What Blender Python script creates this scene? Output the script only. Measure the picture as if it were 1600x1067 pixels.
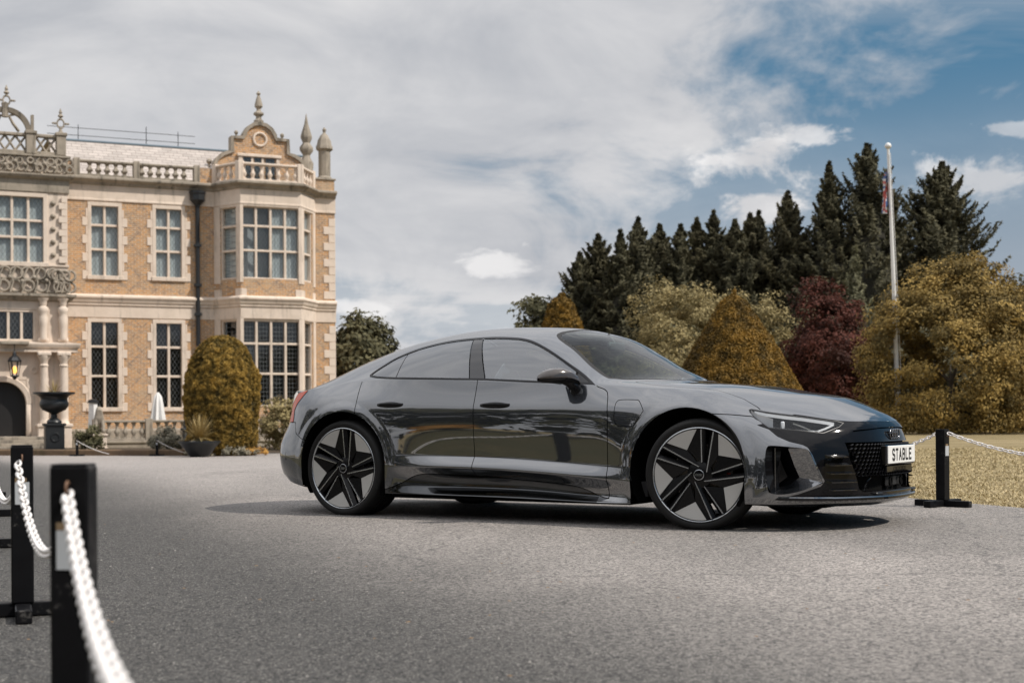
import bpy, bmesh, math, random
import numpy as np
from mathutils import Vector, Matrix, noise as mnoise
R_ = math.radians
for o in list(bpy.data.objects): bpy.data.objects.remove(o)
SC = bpy.context.scene; COL = SC.collection
rng = np.random.default_rng(7); random.seed(7)
# ------------------------------------------------------------------ camera, sky, sun, exposure
CAM_H = 0.727
cam = bpy.data.cameras.new('camera'); CAM = bpy.data.objects.new('camera', cam); COL.objects.link(CAM)
CAM.matrix_world = Matrix.Translation((0, 0, CAM_H)) @ Matrix.Rotation(R_(90), 4, 'X') @ Matrix.Rotation(R_(-.35), 4, 'Z')
cam.sensor_width = 36; cam.lens = 50; cam.shift_y = (652.1-533.5)/1600; cam.clip_end = 3000; cam.clip_start = .05
cam.dof.use_dof = True; cam.dof.focus_distance = 9.0; cam.dof.aperture_fstop = 4.0
SC.camera = CAM
SUN_EL = R_(48); SUN_D = Vector((.943, -.333, 0)).normalized()
w = bpy.data.worlds.new('World'); SC.world = w; w.use_nodes = True
def world_nodes():
    nt = w.node_tree; nt.nodes.clear(); L = nt.links.new
    def nd(t, **k):
        n = nt.nodes.new(t)
        for a, b in k.items(): setattr(n, a, b)
        return n
    def math_(op, a, b=None, clamp=False):
        n = nd('ShaderNodeMath', operation=op); n.use_clamp = clamp
        for i, v in enumerate((a, b)):
            if v is None: continue
            if isinstance(v, (int, float)): n.inputs[i].default_value = v
            else: L(v, n.inputs[i])
        return n.outputs[0]
    def rng_(v, a, b, c=0., d=1.):
        n = nd('ShaderNodeMapRange', interpolation_type='SMOOTHSTEP'); L(v, n.inputs[0])
        for i, x in enumerate((a, b, c, d)): n.inputs[i+1].default_value = x
        return n.outputs[0]
    def mixc(f, a, b):
        n = nd('ShaderNodeMix', data_type='RGBA')
        for s, v in ((n.inputs[0], f), (n.inputs[6], a), (n.inputs[7], b)):
            if isinstance(v, (int, float)): s.default_value = v
            elif isinstance(v, tuple): s.default_value = v
            else: L(v, s)
        return n.outputs[2]
    out = nd('ShaderNodeOutputWorld'); bg = nd('ShaderNodeBackground'); L(bg.outputs[0], out.inputs[0])
    sky = nd('ShaderNodeTexSky', sky_type='NISHITA'); sky.sun_disc = False
    sky.sun_elevation = SUN_EL; sky.sun_rotation = math.atan2(SUN_D.x, SUN_D.y)
    sky.air_density = 1.2; sky.dust_density = 1.5; sky.ozone_density = 1.5
    g = nd('ShaderNodeTexCoord'); sep = nd('ShaderNodeSeparateXYZ'); L(g.outputs['Generated'], sep.inputs[0])
    X, Y, Z = sep.outputs
    zc = math_('ADD', math_('MAXIMUM', Z, 0.0), 0.10)
    px = math_('DIVIDE', X, zc); py = math_('DIVIDE', Y, zc)
    cmb = nd('ShaderNodeCombineXYZ'); L(px, cmb.inputs[0]); L(py, cmb.inputs[1])
    def noise(vec, scale, detail, rough, dist=0., off=(0, 0, 0), str_=(1, 1, 1)):
        mp = nd('ShaderNodeMapping'); L(vec, mp.inputs[0]); mp.inputs['Location'].default_value = off; mp.inputs['Scale'].default_value = str_
        n = nd('ShaderNodeTexNoise'); L(mp.outputs[0], n.inputs['Vector']); n.inputs['Scale'].default_value = scale
        n.inputs['Detail'].default_value = detail; n.inputs['Roughness'].default_value = rough; n.inputs['Distortion'].default_value = dist
        return n.outputs[0]
    # high veil: closed over the left of the sky and overhead, breaking up to blue low on the right
    hz = math_('MAXIMUM', math_('SQRT', math_('ADD', math_('MULTIPLY', X, X), math_('MULTIPLY', Y, Y))), 1e-3)
    edge = math_('ADD', math_('SUBTRACT', math_('DIVIDE', X, hz), math_('MULTIPLY', math_('DIVIDE', Z, hz), 1.2)), .10)
    n1 = noise(cmb.outputs[0], .75, 9, .54, .35, (VX, VY, 0))
    n2 = noise(cmb.outputs[0], .8, 7, .62, .8, (8.3, 4.4, 0), (.45, 1.5, 1))
    d5 = nd('ShaderNodeVectorMath', operation='MULTIPLY'); L(g.outputs['Generated'], d5.inputs[0]); d5.inputs[1].default_value = (1, 1, 1.7)
    n5 = noise(d5.outputs[0], 7.5, 11, .6, .5, (4.1, .7, 2.2))
    veil = rng_(math_('ADD', math_('ADD', math_('MULTIPLY', edge, -1.6), math_('MULTIPLY', math_('SUBTRACT', n1, .5), VA)), math_('MULTIPLY', math_('SUBTRACT', n5, .5), .95)), -.20, .14)
    streak = math_('MULTIPLY', rng_(n2, .50, .78), .5)
    lowhaze = math_('MULTIPLY', rng_(Z, .26, .05), .72)
    veil = math_('MAXIMUM', math_('MAXIMUM', veil, streak), lowhaze)
    # small cumulus
    d3 = nd('ShaderNodeVectorMath', operation='MULTIPLY'); L(g.outputs['Generated'], d3.inputs[0]); d3.inputs[1].default_value = (1, 1, 1.8)
    n3 = noise(d3.outputs[0], 20, 9, .62, .4, (2.3, 5.1, 1.4)); n3b = noise(d3.outputs[0], 42, 6, .6, .2, (1.3, 3.1, .4))
    yy = math_('MAXIMUM', Y, .02); A_ = math_('DIVIDE', X, yy); E_ = math_('DIVIDE', Z, yy)
    pert = math_('ADD', math_('MULTIPLY', math_('SUBTRACT', n3, .5), 4.2), math_('MULTIPLY', math_('SUBTRACT', n3b, .5), 1.2))
    cum = None
    for a0, e0, ra, re_, amp in CUMULUS:
        dx = math_('DIVIDE', math_('SUBTRACT', A_, a0), ra); dz = math_('DIVIDE', math_('SUBTRACT', E_, e0), re_)
        dd = math_('ADD', math_('SQRT', math_('ADD', math_('MULTIPLY', dx, dx), math_('MULTIPLY', dz, dz))), pert)
        b_ = math_('MULTIPLY', rng_(dd, 1.2, .45), amp); cum = b_ if cum is None else math_('MAXIMUM', cum, b_)
    gen = math_('MULTIPLY', math_('MULTIPLY', rng_(n3, .66, .76), rng_(Z, .04, .12)), rng_(Z, .3, .16))
    cum = math_('MAXIMUM', cum, math_('MULTIPLY', gen, .5))
    shade = math_('ADD', math_('MULTIPLY', noise(cmb.outputs[0], .6, 6, .55, .5, (1.2, 7.7, 0)), .6), math_('MULTIPLY', n5, .4))
    vcol = mixc(rng_(shade, .36, .64), (5.5, 5.65, 6.05, 1), (8.5, 8.4, 8.45, 1))
    n4 = noise(d3.outputs[0], 16, 5, .55, 0, (2.3, 5.1, 1.44))
    ccol = mixc(rng_(n4, .35, .62), (7.8, 7.7, 7.8, 1), (10.8, 10.6, 10.5, 1))
    base = mixc(.85, sky.outputs[0], (.60, 2.15, 3.75, 1))
    zen = math_('ADD', math_('MULTIPLY', rng_(Z, .24, .85), .95), 1.)      # cloud cover is brighter towards the zenith
    vs_ = nd('ShaderNodeVectorMath', operation='SCALE'); L(vcol, vs_.inputs[0]); L(zen, vs_.inputs['Scale']); vcol = vs_.outputs[0]
    c = mixc(math_('MULTIPLY', veil, .96), base, vcol)
    c = mixc(math_('MULTIPLY', cum, .9), c, ccol)
    L(c, bg.inputs['Color']); bg.inputs['Strength'].default_value = .088
VX, VY, VA = .4, 5.9, 1.1
CUMULUS = [(.165, .180, .050, .017, .95), (.215, .195, .022, .010, .8), (.175, .146, .026, .013, 1.), (-.010, .110, .026, .009, .75), (-.10, .075, .022, .009, .7), (.335, .165, .055, .018, .8), (.36, .200, .03, .006, .5)]
world_nodes()
sl = bpy.data.lights.new('sun', 'SUN'); sl.energy = 4.0; sl.angle = R_(.6); sl.color = (1, .93, .84)
SUN = bpy.data.objects.new('sun', sl); COL.objects.link(SUN)
SUN.rotation_euler = (-(SUN_D*math.cos(SUN_EL)+Vector((0, 0, math.sin(SUN_EL))))).to_track_quat('-Z', 'Y').to_euler()
SUN.location = (30, -10, 40)
vs = SC.view_settings; vs.view_transform = 'Standard'; vs.look = 'None'; vs.exposure = 0.0; vs.gamma = 1; vs.use_curve_mapping = False
SC.cycles.use_denoising = True; SC.cycles.denoising_prefilter = 'ACCURATE'; SC.cycles.max_bounces = 8; SC.cycles.transparent_max_bounces = 24
SC.cycles.sample_clamp_indirect = 6.0; SC.cycles.caustics_reflective = False; SC.cycles.caustics_refractive = False
# ------------------------------------------------------------------ helpers
class MB:
    """collects shapes; build() links them as ONE mesh object"""
    def __init__(s): s.v = []; s.f = []; s.mi = []; s.cur = 0
    def add(s, V, F):
        b = len(s.v); s.v.extend([tuple(map(float, p)) for p in V])
        for f in F: s.f.append(tuple(i+b for i in f)); s.mi.append(s.cur)
        return s
    def box(s, a, b, bev=0.):
        (x0, y0, z0), (x1, y1, z1) = a, b
        x0, x1 = sorted((x0, x1)); y0, y1 = sorted((y0, y1)); z0, z1 = sorted((z0, z1))
        if bev <= 0:
            V = [(x0,y0,z0),(x1,y0,z0),(x1,y1,z0),(x0,y1,z0),(x0,y0,z1),(x1,y0,z1),(x1,y1,z1),(x0,y1,z1)]
            return s.add(V, [(3,2,1,0),(4,5,6,7),(0,1,5,4),(1,2,6,5),(2,3,7,6),(3,0,4,7)])
        B = min(bev, (x1-x0)*.45, (y1-y0)*.45, (z1-z0)*.45); V = []; F = []
        def ring(z, i):
            return [(x0+i,y0+B,z),(x0+B,y0+i,z),(x1-B,y0+i,z),(x1-i,y0+B,z),(x1-i,y1-B,z),(x1-B,y1-i,z),(x0+B,y1-i,z),(x0+i,y1-B,z)]
        def top(z): return [(x0+B,y0+B,z)]*2+[(x1-B,y0+B,z)]*2+[(x1-B,y1-B,z)]*2+[(x0+B,y1-B,z)]*2
        V = [(x0+B,y0+B,z0),(x1-B,y0+B,z0),(x1-B,y1-B,z0),(x0+B,y1-B,z0)]+ring(z0+B, 0)+ring(z1-B, 0)+[(x0+B,y0+B,z1),(x1-B,y0+B,z1),(x1-B,y1-B,z1),(x0+B,y1-B,z1)]
        F = [(3,2,1,0),(20,21,22,23)]
        for i in range(8): F.append((4+i, 4+(i+1)%8, 12+(i+1)%8, 12+i))
        for k in range(4):
            a0, a1 = 2*k, 2*k+1; n = (2*k+2) % 8
            F.append((k, 4+a1, 4+a0)); F.append((k, (k+1)%4, 4+n, 4+a1)); F.append((12+a0, 12+a1, 20+k)); F.append((12+a1, 12+n, 20+(k+1)%4, 20+k))
        return s.add(V, F)
    def obox(s, M, a, b, bev=0.):
        t = MB(); t.box(a, b, bev); return s.add([M @ Vector(p) for p in t.v], t.f)
    def lathe(s, prof, n=24, M=None, close=True, a0=0., a1=2*math.pi):
        full = abs(a1-a0-2*math.pi) < 1e-6; m = n if full else n+1; V = []
        for r, z in prof:
            for k in range(m):
                a = a0+(a1-a0)*k/n; V.append((r*math.cos(a), r*math.sin(a), z))
        F = []
        for i in range(len(prof)-1):
            for k in range(n):
                k2 = (k+1) % m if full else k+1
                F.append((i*m+k, i*m+k2, (i+1)*m+k2, (i+1)*m+k))
        if close and full: F.append(tuple(reversed(range(m)))); F.append(tuple(range((len(prof)-1)*m, len(prof)*m)))
        if M is not None: V = [M @ Vector(p) for p in V]
        return s.add(V, F)
    def tube(s, pts, r, n=8, cap=True):
        pts = [Vector(p) for p in pts]; N = len(pts); rr = r if hasattr(r, '__len__') else [r]*N
        V = []; up = Vector((0, 0, 1)); prev = None
        for i, p in enumerate(pts):
            d = (pts[min(i+1, N-1)]-pts[max(i-1, 0)]); d = d.normalized() if d.length > 1e-9 else Vector((0,0,1))
            if prev is None: a = d.cross(up); a = a if a.length > .05 else d.cross(Vector((1, 0, 0)))
            else: a = prev-d*prev.dot(d)
            a.normalize(); prev = a; b = d.cross(a)
            for k in range(n):
                t = 2*math.pi*k/n; V.append(p+(a*math.cos(t)+b*math.sin(t))*rr[i])
        F = [(i*n+k, i*n+(k+1)%n, (i+1)*n+(k+1)%n, (i+1)*n+k) for i in range(N-1) for k in range(n)]
        if cap: F.append(tuple(reversed(range(n)))); F.append(tuple(range((N-1)*n, N*n)))
        return s.add(V, F)
    def prism(s, poly, d, M=None):
        """poly in xy, extruded z 0..d"""
        n = len(poly); V = [(p[0], p[1], 0) for p in poly]+[(p[0], p[1], d) for p in poly]
        F = [tuple(reversed(range(n))), tuple(range(n, 2*n))]+[(i, (i+1)%n, n+(i+1)%n, n+i) for i in range(n)]
        if M is not None: V = [M @ Vector(p) for p in V]
        return s.add(V, F)
    def torus(s, R, r, n=24, m=8, M=None):
        V = []; F = []
        for i in range(n):
            a = 2*math.pi*i/n
            for k in range(m):
                b = 2*math.pi*k/m; q = R+r*math.cos(b); V.append((q*math.cos(a), q*math.sin(a), r*math.sin(b)))
        for i in range(n):
            for k in range(m): F.append((i*m+k, ((i+1)%n)*m+k, ((i+1)%n)*m+(k+1)%m, i*m+(k+1)%m))
        if M is not None: V = [M @ Vector(p) for p in V]
        return s.add(V, F)
    def mesh(s, name, mats, smooth=None):
        used = sorted({i for f in s.f for i in f})
        if len(used) < len(s.v):
            k = {a: b for b, a in enumerate(used)}; s.v = [s.v[i] for i in used]; s.f = [tuple(k[i] for i in f) for f in s.f]
        me = bpy.data.meshes.new(name); me.from_pydata(s.v, [], s.f)
        for m in (mats if isinstance(mats, (list, tuple)) else [mats]): me.materials.append(m)
        if any(s.mi): me.polygons.foreach_set('material_index', s.mi)
        if smooth is not None:
            me.polygons.foreach_set('use_smooth', [True]*len(me.polygons))
            if smooth < 179: me.set_sharp_from_angle(angle=R_(smooth))
        me.update(); return me
    def build(s, name, mats, parent=None, smooth=None, loc=(0, 0, 0), rot=None, label=None):
        return obj(name, s.mesh(name, mats, smooth), parent, loc, rot, label)
def obj(name, me, parent=None, loc=(0, 0, 0), rot=None, label=None):
    o = bpy.data.objects.new(name, me); COL.objects.link(o); o.location = loc
    if rot is not None: o.rotation_euler = rot
    if parent is not None: o.parent = parent
    if label: o['label'] = label
    return o
def tag(o, label=None, cat=None, group=None, kind=None):
    for k, v in (('label', label), ('category', cat), ('group', group), ('kind', kind)):
        if v: o[k] = v
    return o
def thing(name, label, cat, loc=(0, 0, 0), rz=0., group=None):
    o = bpy.data.objects.new(name, None); COL.objects.link(o); o.location = loc; o.rotation_euler = (0, 0, rz)
    o.empty_display_size = .2
    return tag(o, label, cat, group)
def copy_tree(o, parent=None):
    c = o.copy(); COL.objects.link(c); c.parent = parent
    for ch in list(o.children): copy_tree(ch, c)
    return c
# ---- materials
def mat(name, col=(.5, .5, .5), rough=.5, metal=0., spec=.5, coat=0., coat_r=.03, emis=None):
    m = bpy.data.materials.new(name); m.use_nodes = True; b = m.node_tree.nodes['Principled BSDF']
    b.inputs['Base Color'].default_value = (*col, 1); b.inputs['Roughness'].default_value = rough; b.inputs['Metallic'].default_value = metal
    b.inputs['Specular IOR Level'].default_value = spec; b.inputs['Coat Weight'].default_value = coat; b.inputs['Coat Roughness'].default_value = coat_r
    if emis: b.inputs['Emission Color'].default_value = (*emis[0], 1); b.inputs['Emission Strength'].default_value = emis[1]
    return m
class NT:
    """tiny node helper on a material"""
    def __init__(s, m): s.m = m; s.t = m.node_tree; s.b = s.t.nodes['Principled BSDF']; s.out = s.t.nodes['Material Output']
    def n(s, t, **k):
        x = s.t.nodes.new(t)
        for a, b in k.items(): setattr(x, a, b)
        return x
    def L(s, a, b): s.t.links.new(a, b)
    def set(s, sock, v):
        if isinstance(v, (int, float)): sock.default_value = v
        elif isinstance(v, (tuple, list)): sock.default_value = v if len(v) != 3 or sock.type == 'VECTOR' else (*v, 1)
        else: s.L(v, sock)
    def coord(s, kind='Object'): return s.n('ShaderNodeTexCoord').outputs[kind]
    def pos(s): return s.n('ShaderNodeNewGeometry').outputs['Position']
    def mapping(s, v, scale=(1, 1, 1), rot=(0, 0, 0), loc=(0, 0, 0)):
        m = s.n('ShaderNodeMapping'); s.L(v, m.inputs[0]); m.inputs['Scale'].default_value = scale; m.inputs['Rotation'].default_value = rot; m.inputs['Location'].default_value = loc
        return m.outputs[0]
    def noise(s, v, scale, detail=4, rough=.55, dist=0., out=0):
        x = s.n('ShaderNodeTexNoise')
        if v is not None: s.L(v, x.inputs['Vector'])
        x.inputs['Scale'].default_value = scale; x.inputs['Detail'].default_value = detail; x.inputs['Roughness'].default_value = rough; x.inputs['Distortion'].default_value = dist
        return x.outputs[out]
    def voro(s, v, scale, feature='F1', out=0, rand=1.):
        x = s.n('ShaderNodeTexVoronoi', feature=feature); s.L(v, x.inputs['Vector']); x.inputs['Scale'].default_value = scale; x.inputs['Randomness'].default_value = rand
        return x.outputs[out]
    def math(s, op, a, b=None, clamp=False):
        x = s.n('ShaderNodeMath', operation=op); x.use_clamp = clamp; s.set(x.inputs[0], a)
        if b is not None: s.set(x.inputs[1], b)
        return x.outputs[0]
    def mr(s, v, a, b, c=0., d=1., smooth=True):
        x = s.n('ShaderNodeMapRange'); x.interpolation_type = 'SMOOTHSTEP' if smooth else 'LINEAR'; s.L(v, x.inputs[0])
        for i, q in enumerate((a, b, c, d)): x.inputs[i+1].default_value = q
        return x.outputs[0]
    def mix(s, f, a, b, bt='MIX'):
        x = s.n('ShaderNodeMix', data_type='RGBA', blend_type=bt); s.set(x.inputs[0], f); s.set(x.inputs[6], a); s.set(x.inputs[7], b); return x.outputs[2]
    def bump(s, h, strength=.3, dist=.01, normal=None):
        x = s.n('ShaderNodeBump'); x.inputs['Strength'].default_value = strength; x.inputs['Distance'].default_value = dist; s.L(h, x.inputs['Height'])
        if normal is not None: s.L(normal, x.inputs['Normal'])
        return x.outputs[0]
def schlick(T, f0, pw=4.):
    """reflectance of a thin pane, the same from both sides"""
    lw = T.nodes.new('ShaderNodeLayerWeight'); lw.inputs[0].default_value = .5
    p = T.nodes.new('ShaderNodeMath'); p.operation = 'POWER'; T.links.new(lw.outputs['Facing'], p.inputs[0]); p.inputs[1].default_value = pw
    m = T.nodes.new('ShaderNodeMath'); m.operation = 'MULTIPLY_ADD'; T.links.new(p.outputs[0], m.inputs[0]); m.inputs[1].default_value = 1-f0; m.inputs[2].default_value = f0; return m.outputs[0]
# ---- polygon mesh with attributes that can be clipped by an implicit function
class PM:
    def __init__(s, V, Q, P=()): s.V = V; s.Q = Q; s.P = list(P)
    def clip(s, val):
        """part of the mesh with val >= 0 (val: one number per vertex)"""
        ins = val >= 0; V = s.V; extra = []; cache = {}; P = []
        if len(s.Q):
            c = ins[s.Q].sum(1); Q = s.Q[c == 4]; cross = s.Q[(c > 0) & (c < 4)]
        else: Q = s.Q; cross = []
        todo = [list(map(int, q)) for q in cross]
        for p in s.P:
            k = sum(bool(ins[i]) for i in p)
            if k == len(p): P.append(p)
            elif k: todo.append(p)
        n0 = len(V)
        def cut(a, b):
            key = (a, b) if a < b else (b, a)
            i = cache.get(key)
            if i is None:
                t = val[a]/(val[a]-val[b]); extra.append(V[a]+(V[b]-V[a])*t); i = n0+len(extra)-1; cache[key] = i
            return i
        for p in todo:
            o = []
            for i in range(len(p)):
                a, b = p[i], p[(i+1) % len(p)]
                if ins[a]: o.append(a)
                if ins[a] != ins[b]: o.append(cut(a, b))
            if len(o) >= 3: P.append(o)
        return PM(np.vstack([V]+[np.array(extra)]) if extra else V, Q, P).tidy()
    def tidy(s):
        used = np.zeros(len(s.V), bool)
        if len(s.Q): used[s.Q.ravel()] = True
        for p in s.P: used[p] = True
        m = np.cumsum(used)-1
        return PM(s.V[used], m[s.Q] if len(s.Q) else s.Q, [[int(m[i]) for i in p] for p in s.P])
    def both(s, val, gap=.0):
        return s.clip(val-gap), s.clip(-val-gap)
    def faces(s): return [tuple(q) for q in s.Q.tolist()]+[tuple(p) for p in s.P]
    def empty(s): return not len(s.Q) and not s.P
def sdf(poly, x, z):
    """signed distance, positive inside"""
    P = np.array(poly, float); n = len(P); d = np.full(x.shape, 1e9); ins = np.zeros(x.shape, bool)
    for i in range(n):
        a = P[i]; b = P[(i+1) % n]; e = b-a; wx = x-a[0]; wz = z-a[1]
        t = np.clip((wx*e[0]+wz*e[1])/max(e@e, 1e-12), 0, 1)
        d = np.minimum(d, np.hypot(wx-e[0]*t, wz-e[1]*t))
        if abs(b[1]-a[1]) > 1e-12:
            c = ((a[1] > z) != (b[1] > z)) & (x < (b[0]-a[0])*(z-a[1])/(b[1]-a[1])+a[0]); ins ^= c
    return np.where(ins, d, -d)
def crom(pts, k=6, closed=False):
    P = [np.array(p, float) for p in pts]; n = len(P); o = []
    for i in range(n if closed else n-1):
        g = (lambda j: P[j % n]) if closed else (lambda j: P[min(max(j, 0), n-1)])
        a, b, c, d = g(i-1), g(i), g(i+1), g(i+2)
        for t in np.arange(k)/k: o.append(.5*((2*b)+(-a+c)*t+(2*a-5*b+4*c-d)*t*t+(-a+3*b-3*c+d)*t**3))
    if not closed: o.append(P[-1])
    return o
# ------------------------------------------------------------------ terrain, drive, lawns
def sst(t): t = min(max(t, 0), 1); return t*t*(3-2*t)
def zt(x, y):
    return -.40*sst((y-17)/27)*sst((5-x)/9)+.22*sst((y-14)/24)*sst((x-2.5)/6)
def grid_sheet(name, xs, ys, zoff, m, inside=None, kind='structure'):
    V = []; F = []; nx = len(xs)
    for y in ys:
        for x in xs: V.append((x, y, zt(x, y)+zoff))
    for j in range(len(ys)-1):
        for i in range(nx-1): F.append((j*nx+i, j*nx+i+1, (j+1)*nx+i+1, (j+1)*nx+i))
    if inside is not None:
        A = np.array(V); pm = PM(A, np.array(F)); pm = pm.clip(sdf(inside, A[:, 0], A[:, 1])); V = pm.V.tolist(); F = pm.faces()
    me = bpy.data.meshes.new(name); me.from_pydata(V, [], F); me.materials.append(m); me.polygons.foreach_set('use_smooth', [True]*len(F)); me.update()
    return tag(obj(name, me), kind=kind)
def far_axis(a, b, step, far):
    v = list(np.arange(a, b+1e-6, step)); return [-far, -far*.3, a-60, a-20]+v+[b+20, b+60, far*.3, far]
def mat_grass():
    m = mat('mown_grass', (.1, .1, .04), .9, 0, .2); t = NT(m); v = t.pos()
    a = t.noise(v, 3.5, 8, .7); b = t.noise(t.mapping(v, (40, 40, 40)), 1, 4, .7); c = t.noise(v, .25, 3)
    col = t.mix(t.mr(a, .3, .7), (.165, .130, .060), (.335, .262, .135)); col = t.mix(t.mr(b, .25, .8, 0, .75), col, (.115, .095, .045)); col = t.mix(t.mr(c, .4, .65, 0, .4), col, (.36, .28, .16))
    # mowing stripes
    w_ = t.n('ShaderNodeTexWave', wave_type='BANDS', bands_direction='Y'); t.L(t.mapping(v, (1, 1, 1), (0, 0, R_(10))), w_.inputs[0]); w_.inputs['Scale'].default_value = .19; w_.inputs['Distortion'].default_value = 1.4; w_.inputs['Detail'].default_value = 2; w_.inputs['Detail Scale'].default_value = 2.
    col = t.mix(t.mr(w_.outputs[1], .1, .9, 0, .30), col, (.40, .32, .195))
    t.L(col, t.b.inputs['Base Color']); t.L(t.bump(b, .8, .03), t.b.inputs['Normal']); return m
def mat_asphalt():
    m = mat('worn_asphalt', (.15, .15, .15), .85, 0, .3); t = NT(m); v = t.pos()
    vd = t.voro(v, 95, out=1); sp = t.n('ShaderNodeSeparateColor'); t.L(vd, sp.inputs[0]); vs2 = t.voro(v, 260, out=1); sp2 = t.n('ShaderNodeSeparateColor'); t.L(vs2, sp2.inputs[0])
    dist = t.voro(v, 95)
    big = t.noise(v, .35, 5, .6); med = t.noise(v, 2.2, 6, .65); patch = t.noise(t.mapping(v, (.5, .16, 1), (0, 0, R_(-20))), 1, 4, .55, .6)
    px = t.n('ShaderNodeSeparateXYZ'); t.L(v, px.inputs[0])
    # older, paler surfacing away from the bollard row; fresh dark strip along it
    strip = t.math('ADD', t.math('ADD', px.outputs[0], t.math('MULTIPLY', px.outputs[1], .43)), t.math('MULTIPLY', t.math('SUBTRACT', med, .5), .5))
    dark = t.math('MAXIMUM', t.mr(strip, 3.7, 1.4), t.mr(px.outputs[1], 3.6, 2.2)); far = t.mr(px.outputs[1], 9., 26.)  # near ground out of view darkened too, to darken the car's reflections
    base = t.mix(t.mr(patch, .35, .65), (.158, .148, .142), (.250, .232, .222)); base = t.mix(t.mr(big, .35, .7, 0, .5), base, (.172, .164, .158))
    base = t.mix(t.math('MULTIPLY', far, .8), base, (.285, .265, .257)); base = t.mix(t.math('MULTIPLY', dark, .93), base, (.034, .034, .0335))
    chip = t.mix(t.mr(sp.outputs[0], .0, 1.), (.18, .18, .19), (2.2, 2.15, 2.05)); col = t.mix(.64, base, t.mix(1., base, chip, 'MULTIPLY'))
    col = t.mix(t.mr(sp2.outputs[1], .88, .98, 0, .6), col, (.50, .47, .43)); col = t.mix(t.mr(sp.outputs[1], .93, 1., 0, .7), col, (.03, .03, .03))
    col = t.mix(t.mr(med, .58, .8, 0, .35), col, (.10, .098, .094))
    # fine cracks
    ck = t.voro(t.mapping(v, (.33, .33, .33)), 1, 'DISTANCE_TO_EDGE'); nz = t.noise(v, 1.6, 5, .7)
    vv = t.n('ShaderNodeVectorMath', operation='ADD'); t.L(v, vv.inputs[0]); nc = t.noise(v, .9, 5, .65, out=1); t.L(nc, vv.inputs[1])
    ck = t.voro(t.mapping(vv.outputs[0], (.26, .26, .26)), 1, 'DISTANCE_TO_EDGE')
    col = t.mix(t.math('MULTIPLY', t.mr(ck, .0015, .004, 1, 0), .45), col, (.05, .05, .05))
    t.L(col, t.b.inputs['Base Color']); t.L(t.bump(t.math('ADD', t.math('MULTIPLY', dist, -.8), t.math('MULTIPLY', sp2.outputs[0], .15)), .55, .008), t.b.inputs['Normal'])
    t.L(t.mr(sp.outputs[2], 0, 1, .7, .95), t.b.inputs['Roughness']); return m
GRASS = mat_grass(); ASPH = mat_asphalt()
grid_sheet('ground', far_axis(-60, 60, 2., 2500), far_axis(-60, 90, 2., 2500), 0, GRASS)
DRIVE = [(30,-60),(30,-12),(12,-3),(7,4),(4.9,8),(3.93,10.9),(3.4,12.4),(2.7,16),(1.6,24),(-1,34),(-4.5,45),(-7.8,47.6),(-9.9,44.1),(-13.1,44.8),(-24,47.5),(-30,46),(-13,31),(-5.6,12),(-3.8,8),(-1.0,.5),(.6,-4),(3,-12),(4,-60)]
DRIVE = [tuple(p) for p in DRIVE]
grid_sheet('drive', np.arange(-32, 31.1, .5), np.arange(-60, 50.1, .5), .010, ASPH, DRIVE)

def mat_lawn2():  # darker copy of the lawn: tree shade put into its colour
    m = mat('shade_painted_lawn', (.06, .055, .025), .9, 0, .2); t = NT(m); v = t.pos(); a = t.noise(v, 2.5, 7, .7); b = t.noise(v, .3, 3)
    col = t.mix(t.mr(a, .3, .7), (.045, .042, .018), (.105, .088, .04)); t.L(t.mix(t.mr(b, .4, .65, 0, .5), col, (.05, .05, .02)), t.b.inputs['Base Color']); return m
WESTL = [(-6.05,12.8),(-4.25,8.6),(-1.5,1.0),(.0,-4),(2.4,-12),(3.4,-60),(-60,-60),(-60,46),(-31,46.),(-13.6,31.2)]
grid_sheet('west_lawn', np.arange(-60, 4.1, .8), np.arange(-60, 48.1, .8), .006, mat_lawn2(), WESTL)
def lawn_blades():
    """short mown blades over the lawn in front of the camera, thickest along the ragged drive edge"""
    g = np.random.default_rng(3); n = 90000; y = 10.2+g.uniform(0, 1, n)**1.6*16; x = g.uniform(1.5, 13, n); D = sdf(DRIVE, x, y); k = (D < .05+.05*g.normal(0, 1, n)) & (x/y < .40) & (x > 2.)
    x, y = x[k], y[k]; n = len(x); z = np.array([zt(a, b) for a, b in zip(x, y)]); h = g.uniform(.012, .026, n); a = g.uniform(0, 6.283, n); w_ = .0022+.00035*y; lx = g.normal(0, .018, n); ly = g.normal(0, .018, n)
    P = np.stack([np.stack([x-np.cos(a)*w_, y-np.sin(a)*w_, z], 1), np.stack([x+np.cos(a)*w_, y+np.sin(a)*w_, z], 1), np.stack([x+lx, y+ly, z+h], 1)], 1).reshape(-1, 3)
    m = mat('grass_blades', (.2, .17, .08), .8, 0, .2); t = NT(m); nz = t.noise(t.pos(), 6, 4, .7); t.L(t.mix(t.mr(nz, .3, .7), (.38, .31, .165), (.56, .455, .27)), t.b.inputs['Base Color'])
    me = bpy.data.meshes.new('lawn_grass'); me.vertices.add(3*n); me.vertices.foreach_set('co', P.astype(np.float32).ravel()); me.loops.add(3*n); me.loops.foreach_set('vertex_index', np.arange(3*n, dtype=np.int32)); me.polygons.add(n); me.polygons.foreach_set('loop_start', np.arange(0, 3*n, 3, dtype=np.int32)); me.polygons.foreach_set('loop_total', np.full(n, 3, np.int32)); me.materials.append(m); me.update(calc_edges=True)
    tag(obj('lawn_grass', me), 'short straw-green mown grass of the lawn right of the car', 'grass', kind='stuff')
lawn_blades()
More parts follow.
